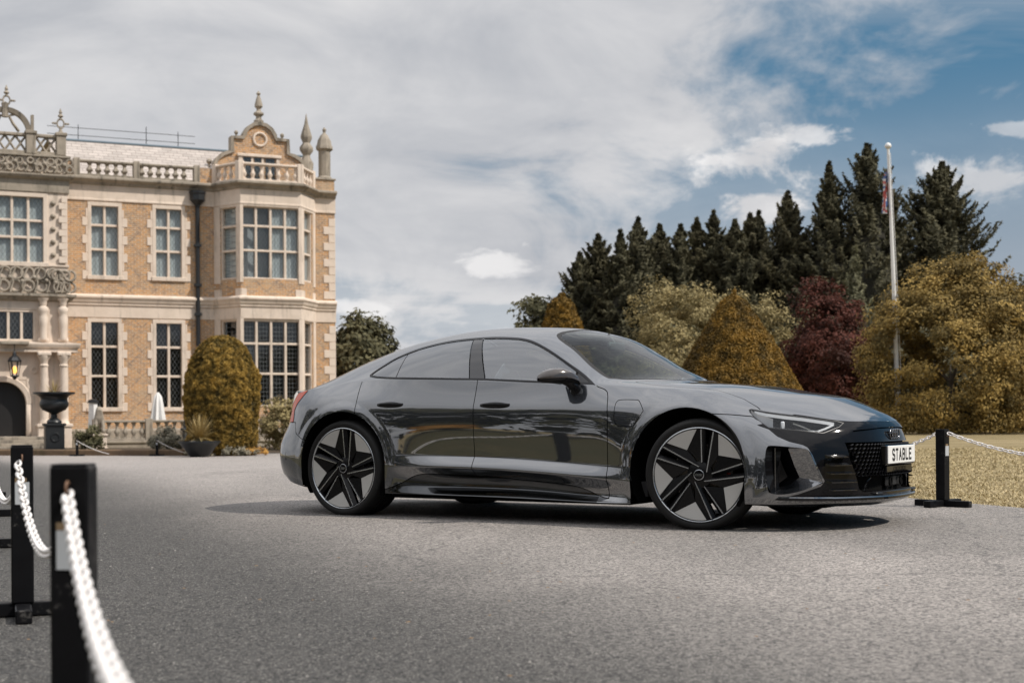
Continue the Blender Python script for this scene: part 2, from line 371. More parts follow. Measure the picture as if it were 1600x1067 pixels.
def litter():
    """loose chippings and leaf scraps on the drive"""
    g = np.random.default_rng(8); mb = MB()
    for k in range(340):
        y = 2.6+g.uniform()**1.5*14; x = g.uniform(-.38, .40)*y
        if sdf(DRIVE, np.array([x]), np.array([y]))[0] < .05: continue
        z = zt(x, y)+.0105; r = g.uniform(.003, .008); a = g.uniform(0, 6.28); c, s = math.cos(a)*r, math.sin(a)*r
        mb.cur = int(g.uniform() > .68); hh = r*g.uniform(.5, .9) if not mb.cur else .002; q = 1.0 if not mb.cur else 1.9
        mb.add([(x+c*q, y+s*q, z), (x-s, y+c, z), (x-c*q, y-s*q, z), (x+s, y-c, z), (x+c*.3, y+s*.3, z+hh), (x-c*.4, y-s*.3, z+hh*.9)], [(0,1,4),(1,5,4),(1,2,5),(2,3,5),(3,4,5),(3,0,4)])
    tag(mb.build('drive_litter', [mat('loose_chipping', (.27, .255, .235), .8), mat('leaf_scrap', (.24, .15, .08), .8)]), 'loose pale chippings and leaf scraps scattered over the asphalt drive', 'litter', kind='stuff')
litter()
# ------------------------------------------------------------------ the mansion
def mat_brick():
    m = mat('orange_brick', (.5, .28, .14), .9, 0, .2); t = NT(m); o = t.coord(); s = t.n('ShaderNodeSeparateXYZ'); t.L(o, s.inputs[0])
    c = t.n('ShaderNodeCombineXYZ'); t.L(t.math('ADD', s.outputs[0], s.outputs[1]), c.inputs[0]); t.L(s.outputs[2], c.inputs[1])
    b = t.n('ShaderNodeTexBrick'); t.L(c.outputs[0], b.inputs['Vector']); b.offset = .5
    b.inputs['Scale'].default_value = 1; b.inputs['Brick Width'].default_value = .235; b.inputs['Row Height'].default_value = .078; b.inputs['Mortar Size'].default_value = .011; b.inputs['Mortar Smooth'].default_value = .1
    b.inputs['Color1'].default_value = (.60, .305, .115, 1); b.inputs['Color2'].default_value = (.36, .23, .15, 1); b.inputs['Mortar'].default_value = (.58, .49, .38, 1); b.inputs['Bias'].default_value = -.1
    # diaper work: diamonds of vitrified headers
    u = t.math('ADD', s.outputs[0], s.outputs[1])
    def tri(v, per): return t.math('ABSOLUTE', t.math('SUBTRACT', t.math('FRACT', t.math('DIVIDE', v, per)), .5))
    d1 = tri(t.math('ADD', u, s.outputs[2]), .94); d2 = tri(t.math('SUBTRACT', u, s.outputs[2]), .94)
    dm = t.math('MAXIMUM', t.mr(d1, .44, .48), t.mr(d2, .44, .48)); nz = t.noise(o, 9, 2)
    dm = t.math('MULTIPLY', dm, t.mr(nz, .42, .6))
    col = t.mix(t.math('MULTIPLY', dm, .75), b.outputs[0], (.19, .165, .15)); n2 = t.noise(o, 1.3, 6, .6); col = t.mix(t.mr(n2, .42, .72, 0, .55), col, (.50, .39, .27)); n3 = t.noise(o, 5, 3); col = t.mix(t.mr(n3, .48, .72, 0, .7), col, (.30, .225, .17))
    t.L(col, t.b.inputs['Base Color']); t.L(t.bump(b.outputs[1], .5, -.008), t.b.inputs['Normal']); return m
def mat_stone(name, a, b, dirt, amt):
    m = mat(name, a, .88, 0, .25); t = NT(m); o = t.coord(); n = t.noise(o, 2.2, 6, .62); k = t.noise(t.mapping(o, (3, 3, .6)), 1.4, 6, .65); f = t.noise(o, 26, 4, .6)
    col = t.mix(t.mr(n, .3, .7), a, b); col = t.mix(t.mr(f, .3, .75, 0, .3), col, b); col = t.mix(t.mr(k, .5, .74, 0, amt), col, dirt)
    t.L(col, t.b.inputs['Base Color']); t.L(t.bump(f, .25, .01), t.b.inputs['Normal']); return m
BM = {'brick': mat_brick(), 'stone': mat_stone('buff_stone', (.76, .645, .545), (.66, .555, .46), (.33, .285, .235), .62),
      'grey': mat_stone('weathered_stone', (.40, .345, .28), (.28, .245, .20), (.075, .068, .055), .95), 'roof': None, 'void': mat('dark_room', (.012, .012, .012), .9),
      'curtain': mat('net_curtain', (.44, .475, .48), .9), 'lead': mat('black_iron', (.012, .014, .017), .45), 'door': mat('dark_door', (.010, .009, .009), .5), 'room': mat('dim_room', (.34, .36, .37), .9)}
def roof_mat():
    m = mat('stone_roof_tiles', (.5, .42, .36), .9); t = NT(m); o = t.coord(); s = t.n('ShaderNodeSeparateXYZ'); t.L(o, s.inputs[0]); c = t.n('ShaderNodeCombineXYZ'); t.L(s.outputs[0], c.inputs[0]); t.L(s.outputs[2], c.inputs[1])
    b = t.n('ShaderNodeTexBrick'); t.L(c.outputs[0], b.inputs['Vector']); b.inputs['Scale'].default_value = 1; b.inputs['Brick Width'].default_value = .38; b.inputs['Row Height'].default_value = .14; b.inputs['Mortar Size'].default_value = .012
    b.inputs['Color1'].default_value = (.50, .445, .405, 1); b.inputs['Color2'].default_value = (.38, .34, .31, 1); b.inputs['Mortar'].default_value = (.24, .20, .18, 1)
    n = t.noise(o, 1.5, 5); t.L(t.mix(t.mr(n, .45, .8, 0, .5), b.outputs[0], (.56, .50, .46)), t.b.inputs['Base Color']); t.L(t.bump(b.outputs[1], .6, -.02), t.b.inputs['Normal']); return m
BM['roof'] = roof_mat()
def pane_mat(name, per, tint, straight=False):
    """leaded glass: clear pane with lead cames"""
    m = bpy.data.materials.new(name); m.use_nodes = True; T = m.node_tree; t = NT(m); o = t.coord(); s = t.n('ShaderNodeSeparateXYZ'); t.L(o, s.inputs[0])
    u = t.math('ADD', s.outputs[0], t.math('MULTIPLY', s.outputs[1], .7)); z = s.outputs[2]
    def tri(v, p): return t.math('ABSOLUTE', t.math('SUBTRACT', t.math('FRACT', t.math('DIVIDE', v, p)), .5))
    if straight: d = t.math('MAXIMUM', tri(u, per), tri(z, per*1.3))
    else: d = t.math('MAXIMUM', tri(t.math('ADD', u, t.math('MULTIPLY', z, .62)), per), tri(t.math('SUBTRACT', u, t.math('MULTIPLY', z, .62)), per))
    line = t.mr(d, .455, .475)
    tr = t.n('ShaderNodeBsdfTransparent'); tr.inputs[0].default_value = (*tint, 1); gl = t.n('ShaderNodeBsdfGlossy'); gl.inputs['Roughness'].default_value = .03
    rn = t.noise(o, 7, 2); t.L(t.bump(rn, .05, .02), gl.inputs['Normal'])
    mx = t.n('ShaderNodeMixShader'); t.L(schlick(T, .10), mx.inputs[0]); t.L(tr.outputs[0], mx.inputs[1]); t.L(gl.outputs[0], mx.inputs[2])
    t.b.inputs['Base Color'].default_value = (.16, .17, .175, 1); t.b.inputs['Roughness'].default_value = .5
    m2 = t.n('ShaderNodeMixShader'); t.L(line, m2.inputs[0]); t.L(mx.outputs[0], m2.inputs[1]); t.L(t.b.outputs[0], m2.inputs[2]); t.L(m2.outputs[0], t.out.inputs[0]); return m
BM['pane_u'] = pane_mat('leaded_glass_upper', .145, (.90, .94, .95)); BM['pane_g'] = pane_mat('leaded_glass_lower', .15, (.55, .60, .62)); BM['pane_s'] = pane_mat('leaded_glass_square', .13, (.55, .6, .62), True)
BLD = thing('mansion', 'orange brick and buff stone Jacobean mansion with bay window and carved porch', 'building', (-16.9, 54, -.4), R_(24))
def bp(mb, name, m, parent=BLD, smooth=None, loc=(0, 0, 0), rot=None, label=None): return mb.build(name, m, parent, smooth, loc, rot, label)
def face(M, w_, z0, z1, opens, name, m, depth=.28):
    """flat wall panel from x=0..w with rectangular openings, y inward"""
    xs = sorted({0, w_, *[o[0] for o in opens], *[o[2] for o in opens]}); zs = sorted({z0, z1, *[o[1] for o in opens], *[o[3] for o in opens]})
    mb = MB()
    def Q(pts): mb.add([M @ Vector(p) for p in pts], [(0, 1, 2, 3)])
    for i in range(len(xs)-1):
        for j in range(len(zs)-1):
            cx, cz = (xs[i]+xs[i+1])/2, (zs[j]+zs[j+1])/2
            if any(o[0] < cx < o[2] and o[1] < cz < o[3] for o in opens): continue
            Q([(xs[i], 0, zs[j]), (xs[i+1], 0, zs[j]), (xs[i+1], 0, zs[j+1]), (xs[i], 0, zs[j+1])])
    for a, b, c, d in opens:
        Q([(a, 0, b), (a, 0, d), (a, depth, d), (a, depth, b)]); Q([(c, 0, d), (c, 0, b), (c, depth, b), (c, depth, d)]); Q([(a, 0, d), (c, 0, d), (c, depth, d), (a, depth, d)]); Q([(c, 0, b), (a, 0, b), (a, depth, b), (c, depth, b)])
    return bp(mb, name, m)
def window(M, a, b, c, d, cols, trans, pane, curtain=0, jw=.11, proud=.03, surround=True):
    """stone mullioned window in an opening a..c x b..d; panes are sub-parts"""
    mb = MB(); bx_ = lambda p, q: mb.obox(M, p, q, .012)
    g0, g1 = a+jw, c-jw; mw = .095; y0, y1 = .06, .22
    if surround:
        bx_((a-.03, -proud, b), (g0, y1, d)); bx_((g1, -proud, b), (c+.03, y1, d)); bx_((a-.03, -proud-.002, d-.10), (c+.03, y1+.003, d+.05)); bx_((a-.06, -proud-.05, b-.10), (c+.06, y1+.004, b+.06))
    else:
        bx_((a, y0-.03, b), (g0, y1, d)); bx_((g1, y0-.03, b), (c, y1, d)); bx_((a, y0-.032, d-.10), (c, y1+.003, d)); bx_((a, y0-.034, b), (c, y1+.004, b+.07))
    cw = (g1-g0-(cols-1)*mw)/cols; xs = [g0+i*(cw+mw) for i in range(cols)]
    for i in range(1, cols): bx_((xs[i]-mw, y0-.01, b+.03), (xs[i], y1-.01, d-.04))
    lv = [b+.06]+list(trans)+[d-.10]
    for z in trans: bx_((g0-.004, y0-.006, z-.045), (g1+.004, y1-.013, z+.045))
    o = bp(mb, 'window', BM['stone'], smooth=30)
    for i in range(cols):
        for j in range(len(lv)-1):
            p = MB(); za = lv[j]+(.045 if j else 0); zb = lv[j+1]-(.045 if j < len(lv)-2 else 0)
            tl = random.uniform(-.006, .006); t2 = random.uniform(-.006, .006)
            p.add([M @ Vector(q) for q in ((xs[i], .15+tl, za), (xs[i]+cw, .15-tl, za), (xs[i]+cw, .15-tl+t2, zb), (xs[i], .15+tl+t2, zb))], [(0, 1, 2, 3)])
            p.build('pane', pane, o)
    # room behind
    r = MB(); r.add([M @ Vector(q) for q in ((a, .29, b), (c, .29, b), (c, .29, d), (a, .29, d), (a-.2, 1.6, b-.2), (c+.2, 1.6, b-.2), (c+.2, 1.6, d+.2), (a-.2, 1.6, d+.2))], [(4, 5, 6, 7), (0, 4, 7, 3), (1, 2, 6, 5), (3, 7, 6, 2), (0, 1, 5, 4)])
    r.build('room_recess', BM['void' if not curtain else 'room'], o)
    if curtain:
        spans = [(a, c)] if curtain == 1 else ([(a, a+(c-a)*.42), (c-(c-a)*.42, c)] if curtain == 2 else [(a+(c-a)*.5, c)])
        for s0, s1 in spans:
            k = MB(); n = max(8, int((s1-s0)/.035)); V = []
            for i in range(n+1):
                x = s0+(s1-s0)*i/n; y = .205+.016*math.sin(x*38+math.sin(x*9)*2); V += [M @ Vector((x, y, b)), M @ Vector((x, y, d))]
            k.add(V, [(2*i, 2*i+2, 2*i+3, 2*i+1) for i in range(n)]); k.build('curtain', BM['curtain'], o, 60)
    return o
I4 = Matrix.Identity(4)
# main wall
OG = [(.80,1.55,2.02,4.97), (3.25,1.55,4.45,4.97)]; OU = [(.83,6.60,2.05,9.42), (3.26,6.62,4.47,9.43)]
face(I4, 5.75, 0, 10.15, OG+OU, 'brick_wall', BM['brick'])
face(Matrix.Translation((9.70, 0, 0)), .90, 0, 10.15, [], 'brick_wall', BM['brick'])
face(Matrix.Translation((10.6, 0, 0)) @ Matrix.Rotation(R_(90), 4, 'Z'), 12., 0, 10.4, [], 'side_wall', BM['brick'])
for q in OG: window(I4, *q, 2, (2.81, 3.94), BM['pane_g'], 0)
window(I4, *OU[0], 2, (7.66, 8.59), BM['pane_u'], 1); window(I4, *OU[1], 2, (7.68, 8.6), BM['pane_u'], 1)
# jamb stones and corner quoins (each its own part)
def stones(M, x, z0, z1, side, name='quoin_stone', lens=(.34, .16), h=.30, y=-.028, m='stone'):
    me = {}
    n = int((z1-z0)/h)
    for k in range(n):
        L = lens[k % 2]
        if L not in me:
            b = MB(); b.box((0, 0, .006), (L*side, .06, h-.006), .01); me[L] = b.mesh(name, BM[m])
        o = obj(name, me[L], BLD); o.matrix_local = M @ Matrix.Translation((x, y+.0007*(k % 3), z0+k*h))
for q in OG+OU:
    stones(I4, q[0]-.032, q[1]-.1, q[3], -1, 'jamb_stone', (.20, .07), .34); stones(I4, q[2]+.032, q[1]-.1, q[3], 1, 'jamb_stone', (.20, .07), .34)
stones(I4, 10.61, .3, 5.0, -1, lens=(.50, .28), h=.33); stones(I4, 10.61, 6.0, 9.4, -1, lens=(.50, .28), h=.33)
# bay: three faces
bayP = [(5.65, 0), (6.40, -1.3), (8.79, -1.3), (9.75, 0)]
def bayM(i):
    a, b = Vector(bayP[i]), Vector(bayP[i+1]); d = b-a; return Matrix.Translation((a.x, a.y, 0)) @ Matrix.Rotation(math.atan2(d.y, d.x), 4, 'Z'), d.length
for i in range(3):
    M, L = bayM(i); e = .12 if i == 1 else .36
    if i == 1: og, ou = (e-.12, 1.60, L-e+.12, 5.05), (e-.12, 6.60, L-e+.12, 9.50)
    else: og, ou = (.36, 1.60, L-.26 if i == 0 else L-.36, 5.05), (.36, 6.60, L-.26 if i == 0 else L-.36, 9.50)
    og = (max(og[0], .02), og[1], min(og[2], L-.02), og[3]); ou = (max(ou[0], .02), ou[1], min(ou[2], L-.02), ou[3])
    f = face(M, L, 0, 10.15, [og, ou], 'bay_wall', BM['brick'])
    window(M, *og, 4 if i == 1 else 1, (2.90, 4.08), BM['pane_s'], 0, .06, surround=False); window(M, *ou, 4 if i == 1 else 1, (7.72, 8.68), BM['pane_u'], 3 if i == 1 else 1, .06, surround=False)
    # stone dressing on the angles
    for z0, z1 in ((1.45, 5.1), (6.45, 9.5)):
        mb = MB()
        if i == 1:
            mb.obox(M, (-.05, -.035, z0), (.09, .03, z1), .01); mb.obox(M, (L-.09, -.035, z0), (L+.05, .03, z1), .01); mb.obox(M, (.0, -.03, z1-.06), (L, .04, z1+.02), .01)
        else: mb.obox(M, (.0, -.03, z0), (.34, .03, z1), .01); mb.obox(M, (L-.24, -.03, z0), (L, .03, z1), .01); mb.obox(M, (.0, -.027, z1-.08), (L, .04, z1+.02), .01)
        bp(mb, 'bay_dressing', BM['stone'], smooth=30)
    if i != 1:
        stones(M, .0, 5.93, 6.5, 1, 'jamb_stone', (.42, .25), .29); stones(M, L, 5.93, 6.5, -1, 'jamb_stone', (.30, .16), .29)
    else: stones(M, 0, 5.93, 6.5, 1, 'jamb_stone', (.22, .36), .29, -.03); stones(M, L, 5.93, 6.5, -1, 'jamb_stone', (.22, .36), .29, -.03)
# horizontal mouldings following wall + bay
PATH = [(-.2, 0)]+bayP+[(10.62, 0)]
def along(prof, name, m, path=PATH, wrap=True):
    """prof: (outward, z) polyline swept along the plan path"""
    mb = MB(); n = len(path); V = []
    for i, p in enumerate(path):
        a = Vector(path[max(i-1, 0)]); b = Vector(path[min(i+1, n-1)]); q = Vector(p)
        d1 = (q-a).normalized() if i else (b-q).normalized(); d2 = (b-q).normalized() if i < n-1 else d1
        n1 = Vector((d1.y, -d1.x)); n2 = Vector((d2.y, -d2.x)); nn = (n1+n2).normalized(); k = 1/max(nn.dot(n1), .3)
        for o, z in prof: V.append((q.x+nn.x*o*k, q.y+nn.y*o*k, z))
    m_ = len(prof); F = [(i*m_+j, (i+1)*m_+j, (i+1)*m_+j+1, i*m_+j+1) for i in range(n-1) for j in range(m_-1)]
    F += [tuple(range(m_)), tuple(range((n-1)*m_+m_-1, (n-1)*m_-1, -1))]
    mb.add(V, F); return bp(mb, name, m)
along([(.0,5.04),(.035,5.06),(.035,5.50),(.08,5.53),(.08,5.60),(.12,5.64),(.16,5.76),(.20,5.80),(.20,5.86),(.10,5.93),(0,5.95)], 'string_course', BM['stone'])
along([(.0,9.50),(.05,9.52),(.05,9.58),(.03,9.60),(.03,10.12),(.0,10.15)], 'frieze', BM['stone'])
along([(.0,10.10),(.10,10.13),(.13,10.20),(.26,10.28),(.30,10.31),(.30,10.38),(.16,10.43),(-.3,10.44)], 'cornice', BM['grey'])
along([(.0,-.3),(.10,-.3),(.10,.72),(.04,.80),(0,.80)], 'plinth_course', BM['grey'])
# parapet balustrades
def balu_mesh(h, r, name='baluster', m='grey'):
    b = MB(); b.lathe([(r*.9,0),(r*.9,h*.06),(r*.5,h*.1),(r*.62,h*.2),(r*1.05,h*.36),(r*.95,h*.46),(r*.5,h*.62),(r*.42,h*.78),(r*.7,h*.86),(r*.55,h*.9),(r*.9,h*.95),(r*.9,h)], 10); return b.mesh(name, BM[m], 40)
def balustrade(parent, path, z0, h, step, r, pier=(), pw=.2, m='grey', rail_h=.09, base_h=.08):
    for i in range(len(path)-1):
        a, b = Vector((*path[i], 0)), Vector((*path[i+1], 0)); d = b-a; L = d.length; an = math.atan2(d.y, d.x); M = Matrix.Translation((a.x, a.y, z0)) @ Matrix.Rotation(an, 4, 'Z')
        mb = MB(); mb.obox(M, (0, -.13, h-rail_h), (L, .13, h), .02); mb.build('rail', BM[m], parent); mb = MB(); mb.obox(M, (0, -.12, 0), (L, .12, base_h), .01); mb.build('rail_base', BM[m], parent)
        me = balu_mesh(h-rail_h-base_h, r, m=m); ps = [0, L]+[t*L for t in pier]
        for t in ps:
            q = MB(); q.box((-pw/2, -.15, -.01), (pw/2, .15, h+.05), .015); o = q.build('pier', BM[m], parent); o.matrix_local = M @ Matrix.Translation((t, 0, 0))
        n = int(L/step)
        for k in range(n):
            x = (k+.5)*L/n
            if min(abs(x-t) for t in ps) < pw/2+r*.6: continue
            o = obj('baluster', me, parent); o.matrix_local = M @ Matrix.Translation((x, 0, base_h))
balustrade(BLD, [(.40, .0), (4.95, .0)], 10.43, .62, .31, .125, (.49,), .24)
balustrade(BLD, [(5.75, .02), (6.40, -1.2), (8.79, -1.2), (9.62, .02)], 10.43, .72, .31, .095, (), .22, 'stone')
mb = MB(); mb.box((-.2, .1, 10.40), (.30, .4, 11.0)); mb.box((5.0, .05, 10.40), (5.74, .4, 11.05)); bp(mb, 'parapet_block', BM['brick'])
# roof and upper gable
mb = MB(); mb.add([(-.3,.5,10.5),(10.3,.5,10.5),(10.3,3.2,12.35),(-.3,3.2,12.35),(-.3,8,12.35),(10.3,8,12.35),(-.3,12,10.4),(10.3,12,10.4)], [(0,1,2,3),(3,2,5,4),(4,5,7,6),(1,7,5,2)]); bp(mb, 'roof', BM['roof'])
mb = MB(); mb.box((-.3, 3.14, 12.33), (10.3, 3.3, 12.42), .02); bp(mb, 'ridge_lead', mat('lead_ridge', (.16, .21, .25), .5))
for z in (12.62, 12.92):
    mb = MB(); mb.tube([(-.3, 3.4, z), (5.6, 3.4, z)], .013, 6); bp(mb, 'roof_rail', BM['lead'])
for x in (.9, 3.6, 4.9):
    mb = MB(); mb.tube([(x, 3.4, 12.35), (x, 3.4, 13.05+.12*(x == 3.6))], .016, 6); bp(mb, 'rail_post', BM['lead'])
GO = [(5.70,10.4),(5.70,11.25),(5.80,11.47),(6.0,11.66),(6.22,11.76),(6.40,11.79),(6.40,12.38),(6.86,12.40),(6.90,12.55),(7.05,12.80),(7.28,12.96),(7.54,13.01),(7.80,12.96),(8.03,12.80),(8.18,12.55),(8.22,12.42),(8.70,12.40),(8.72,11.86),(8.95,11.80),(9.18,11.68),(9.35,11.50),(9.45,11.25),(9.45,10.4)]
mb = MB(); mb.prism([(a, b) for a, b in GO], .35, Matrix(((1,0,0,0),(0,0,1,.15),(0,1,0,0),(0,0,0,1)))); bp(mb, 'gable', BM['brick'])
mb = MB(); V = []
for i, (a, b) in enumerate(GO[1:-1]):
    j = i+1; p = Vector(GO[j-1]); q = Vector(GO[j+1]); d = (q-p).normalized(); nx = Vector((-d.y, d.x)); c = Vector((a, b))
    for o, y in ((.05, .06), (.05, .56), (-.09, .56), (-.09, .06)): V.append((c.x+nx.x*o, y, c.y+nx.y*o))
n = len(GO)-2; mb.add(V, [(4*i+k, 4*i+(k+1) % 4, 4*i+4+(k+1) % 4, 4*i+4+k) for i in range(n-1) for k in range(4)]+[(0,1,2,3), (4*n-1, 4*n-2, 4*n-3, 4*n-4)]); bp(mb, 'gable_coping', BM['grey'])
mb = MB()
for k in range(3): mb.box((6.75+k*.42, .10, 10.6), (6.80+k*.42+.04, .14, 11.62))
mb.box((6.60, .04, 11.62), (8.40, .146, 11.74), .02); mb.box((6.68, .09, 10.55), (8.32, .138, 10.66), .01); mb.box((6.66, .085, 10.55), (6.80, .142, 11.66)); mb.box((8.2, .085, 10.55), (8.34, .142, 11.66)); bp(mb, 'gable_window_frame', BM['stone'])
for k in range(3):
    mb = MB(); mb.box((6.86+k*.45, .125, 10.66), (7.24+k*.45, .147, 11.60)); bp(mb, 'gable_pane', BM['pane_g'])
mb = MB(); mb.torus(.26, .05, 24, 8, Matrix.Translation((7.54, .13, 12.35)) @ Matrix.Rotation(R_(90), 4, 'X')); bp(mb, 'gable_roundel', BM['stone'], smooth=50)
def finial(x, y, z, h, r, kind=0, parent=BLD, m='grey'):
    mb = MB()
    if kind == 0: pr = [(r*.9,0),(r*.9,h*.12),(r*.55,h*.16),(r*.5,h*.24),(r*.95,h*.30),(r*.95,h*.34),(r*.45,h*.40),(r*.35,h*.46),(r*.75,h*.54),(r*.70,h*.62),(r*.34,h*.82),(r*.2,h*.86),(r*.42,h*.92),(r*.05,h)]
    elif kind == 1: pr = [(r,0),(r,h*.10),(r*.8,h*.14),(r*1.0,h*.36),(r*.6,h*.42),(r*.5,h*.46),(r*.95,h*.52),(r*.95,h*.56),(r*.5,h*.62),(r*.8,h*.68),(r*.8,h*.71),(r*.3,h*.86),(r*.03,h)]
    elif kind == 2: pr = [(r*.4,0),(r*.4,h*.35),(r*.7,h*.42),(r,h*.62),(r*.85,h*.82),(r*.3,h*.95),(r*.05,h)]
    else: pr = [(r*1.1,0),(r*1.1,h*.04),(r*.85,h*.08),(r*.85,h*.55),(r*1.2,h*.58),(r*1.2,h*.63),(r*1.05,h*.66),(r*.95,h*.74),(r*.55,h*.84),(r*.3,h*.87),(r*.18,h*.90),(r*.3,h*.95),(r*.04,h)]
    mb.lathe(pr, 8 if kind in (1, 3) else 14); return mb.build('finial', BM[m], parent, 35, (x, y, z))
finial(7.54, .33, 12.98, 1.36, .22); finial(6.62, .33, 12.42, .28, .085, 2); finial(8.50, .33, 12.42, .30, .085, 2); finial(5.55, .4, 11.15, .36, .12, 2)
finial(9.52, .35, 10.44, 3.15, .30, 1); finial(10.28, .35, 10.9, 2.2, .30, 3)
mb = MB(); mb.box((9.75, .1, 10.42), (10.62, .9, 10.9)); bp(mb, 'turret_base', BM['brick'])
mb = MB(); mb.box((9.72, .05, 10.88), (10.68, .95, 10.96), .02); bp(mb, 'turret_cap', BM['grey'])
# rain pipe with hopper
mb = MB(); mb.tube([(4.96, -.14, 4.0), (4.96, -.14, 9.6)], .085, 10)
mb.lathe([(.1,9.45),(.13,9.55),(.30,9.72),(.30,9.95),(.33,9.98),(.33,10.06)], 8, Matrix.Translation((4.96, -.16, 0)));
for z in (5.2, 6.35, 7.9): mb.box((4.83, -.26, z), (5.09, -.02, z+.10))
bp(mb, 'rain_pipe', BM['lead'])
# ------------------------------------------------------------------ porch of the mansion
PM_ = Matrix.Translation((-4.80, -2., 0)); W_ = 4.63
def pu(u): return u+4.80
face(PM_, W_, 0, 9.9, [(pu(-3.85), 6.80, pu(-.90), 9.32), (pu(-3.2), 4.0, pu(-1.28), 5.15), (pu(-3.27), .55, pu(-1.63), 2.60)], 'porch_wall', BM['stone'], .3)
face(Matrix.Translation((-.17, -2, 0)) @ Matrix.Rotation(R_(90), 4, 'Z'), 2., 0, 9.9, [], 'porch_side', BM['stone'])
window(PM_, pu(-3.85), 6.80, pu(-.90), 9.32, 5, (7.76, 8.37), BM['pane_u'], 1, .12, surround=True); window(PM_, pu(-3.2), 4.0, pu(-1.28), 5.15, 4, (), BM['pane_g'], 0, .10, surround=False)
# arched doorway
cx, rr, zs = -2.45, .82, 1.72
arc = [(cx+rr*math.cos(a), zs+rr*math.sin(a)) for a in np.linspace(0, math.pi, 17)]
MP = Matrix(((1,0,0,0),(0,0,1,-1.99),(0,1,0,0),(0,0,0,1)))
mb = MB(); n = len(arc); top = 2.62
V = [(x, -1.985, z) for x, z in arc]+[(x, -1.985, top) for x, z in arc]; V += [(x, -1.6, z) for x, z in arc]
mb.add(V, [(i, n+i, n+i+1, i+1) for i in range(n-1)]+[(i, i+1, 2*n+i+1, 2*n+i) for i in range(n-1)]); bp(mb, 'door_arch', BM['stone'])
mb = MB(); V = []
for a in np.linspace(0, math.pi, 21):
    for r_, y in ((rr-.02, -1.97), (rr, -2.05), (rr+.16, -2.07), (rr+.20, -2.0)): V.append((cx+r_*math.cos(a), y, zs+r_*math.sin(a)))
mb.add(V, [(4*i+k, 4*i+k+1, 4*i+5+k, 4*i+4+k) for i in range(20) for k in range(3)])
for s in (-1, 1): mb.box((cx+s*(rr-.02), -2.06, .55), (cx+s*(rr+.17), -1.98, zs), .02)
bp(mb, 'archivolt', BM['stone'], smooth=50)
mb = MB(); mb.box((-3.3, -1.62, .5), (-1.6, -1.55, 2.6)); bp(mb, 'entrance_door', BM['door'])
mb = MB(); mb.torus(.10, .03, 18, 6, Matrix.Translation((-1.36, -2.02, 2.95)) @ Matrix.Rotation(R_(90), 4, 'X')); bp(mb, 'spandrel_roundel', BM['stone'])
# steps
for k in range(5):
    mb = MB(); mb.box((-4.9, -2.9-.33*(4-k), .0 if k == 0 else .11*k+.002), (-.72, -1.98, .11*(k+1)), .01); bp(mb, 'step', BM['grey'])
# columns with pedestals, terms above
def column(u):
    mb = MB(); mb.box((u-.24, -2.52, 0), (u+.24, -1.99, .9), .02); mb.box((u-.28, -2.56, .88), (u+.28, -1.985, 1.0), .02); o = bp(mb, 'column_pedestal', BM['stone'])
    mb = MB(); mb.lathe([(.19,1.0),(.19,1.06),(.16,1.1),(.155,1.2),(.165,1.9),(.14,3.05),(.165,3.08),(.165,3.12),(.13,3.16),(.15,3.3),(.22,3.42),(.22,3.47)], 18, Matrix.Translation((u, -2.26, 0))); bp(mb, 'column', BM['stone'], smooth=40)
    mb = MB(); mb.box((u-.24, -2.48, 3.46), (u+.24, -1.985, 3.60), .03); bp(mb, 'capital', BM['stone'])
    mb = MB(); mb.lathe([(.13,4.03),(.15,4.08),(.12,4.2),(.14,4.55),(.17,4.85),(.13,4.95),(.17,5.05),(.19,5.2),(.10,5.27),(.13,5.36),(.13,5.44),(.18,5.5),(.2,5.56)], 12, Matrix.Translation((u, -2.16, 0))); mb.box((u-.18, -2.2, 3.96), (u+.18, -1.986, 4.1), .02); bp(mb, 'carved_term', BM['stone'], smooth=60)
for u in (-1.05, -.36): column(u)
def ledge(prof, name, m='stone'):
    path = [(-4.85, -2.0), (-.17, -2.0), (-.17, -.05)]; along(prof, name, BM[m], path)
ledge([(0,3.58),(.30,3.60),(.30,3.72),(.36,3.76),(.40,3.86),(.40,3.92),(.0,3.97)], 'entablature'); ledge([(0,5.44),(.14,5.5),(.20,5.58),(.28,5.62),(.28,5.70),(.0,5.74)], 'porch_string_course', 'grey')
ledge([(0,9.40),(.06,9.42),(.06,9.85),(.20,9.92),(.26,10.0),(.26,10.06),(.0,10.10)], 'porch_cornice', 'grey'); ledge([(0,6.72),(.05,6.73),(.05,6.79),(0,6.80)], 'porch_sill')
# block quoins beside the porch window
stones(PM_, pu(-.19), 6.85, 9.35, -1, 'quoin_stone', (.30, .20), .245, -.10); 
for k in range(5):
    mb = MB(); mb.lathe([(.10,0),(.085,.05),(.03,.10),(.005,.11)], 8, Matrix.Translation((-.68, -2.0, 7.15+k*.47)) @ Matrix.Rotation(R_(90), 4, 'X')); bp(mb, 'carved_boss', BM['grey'])
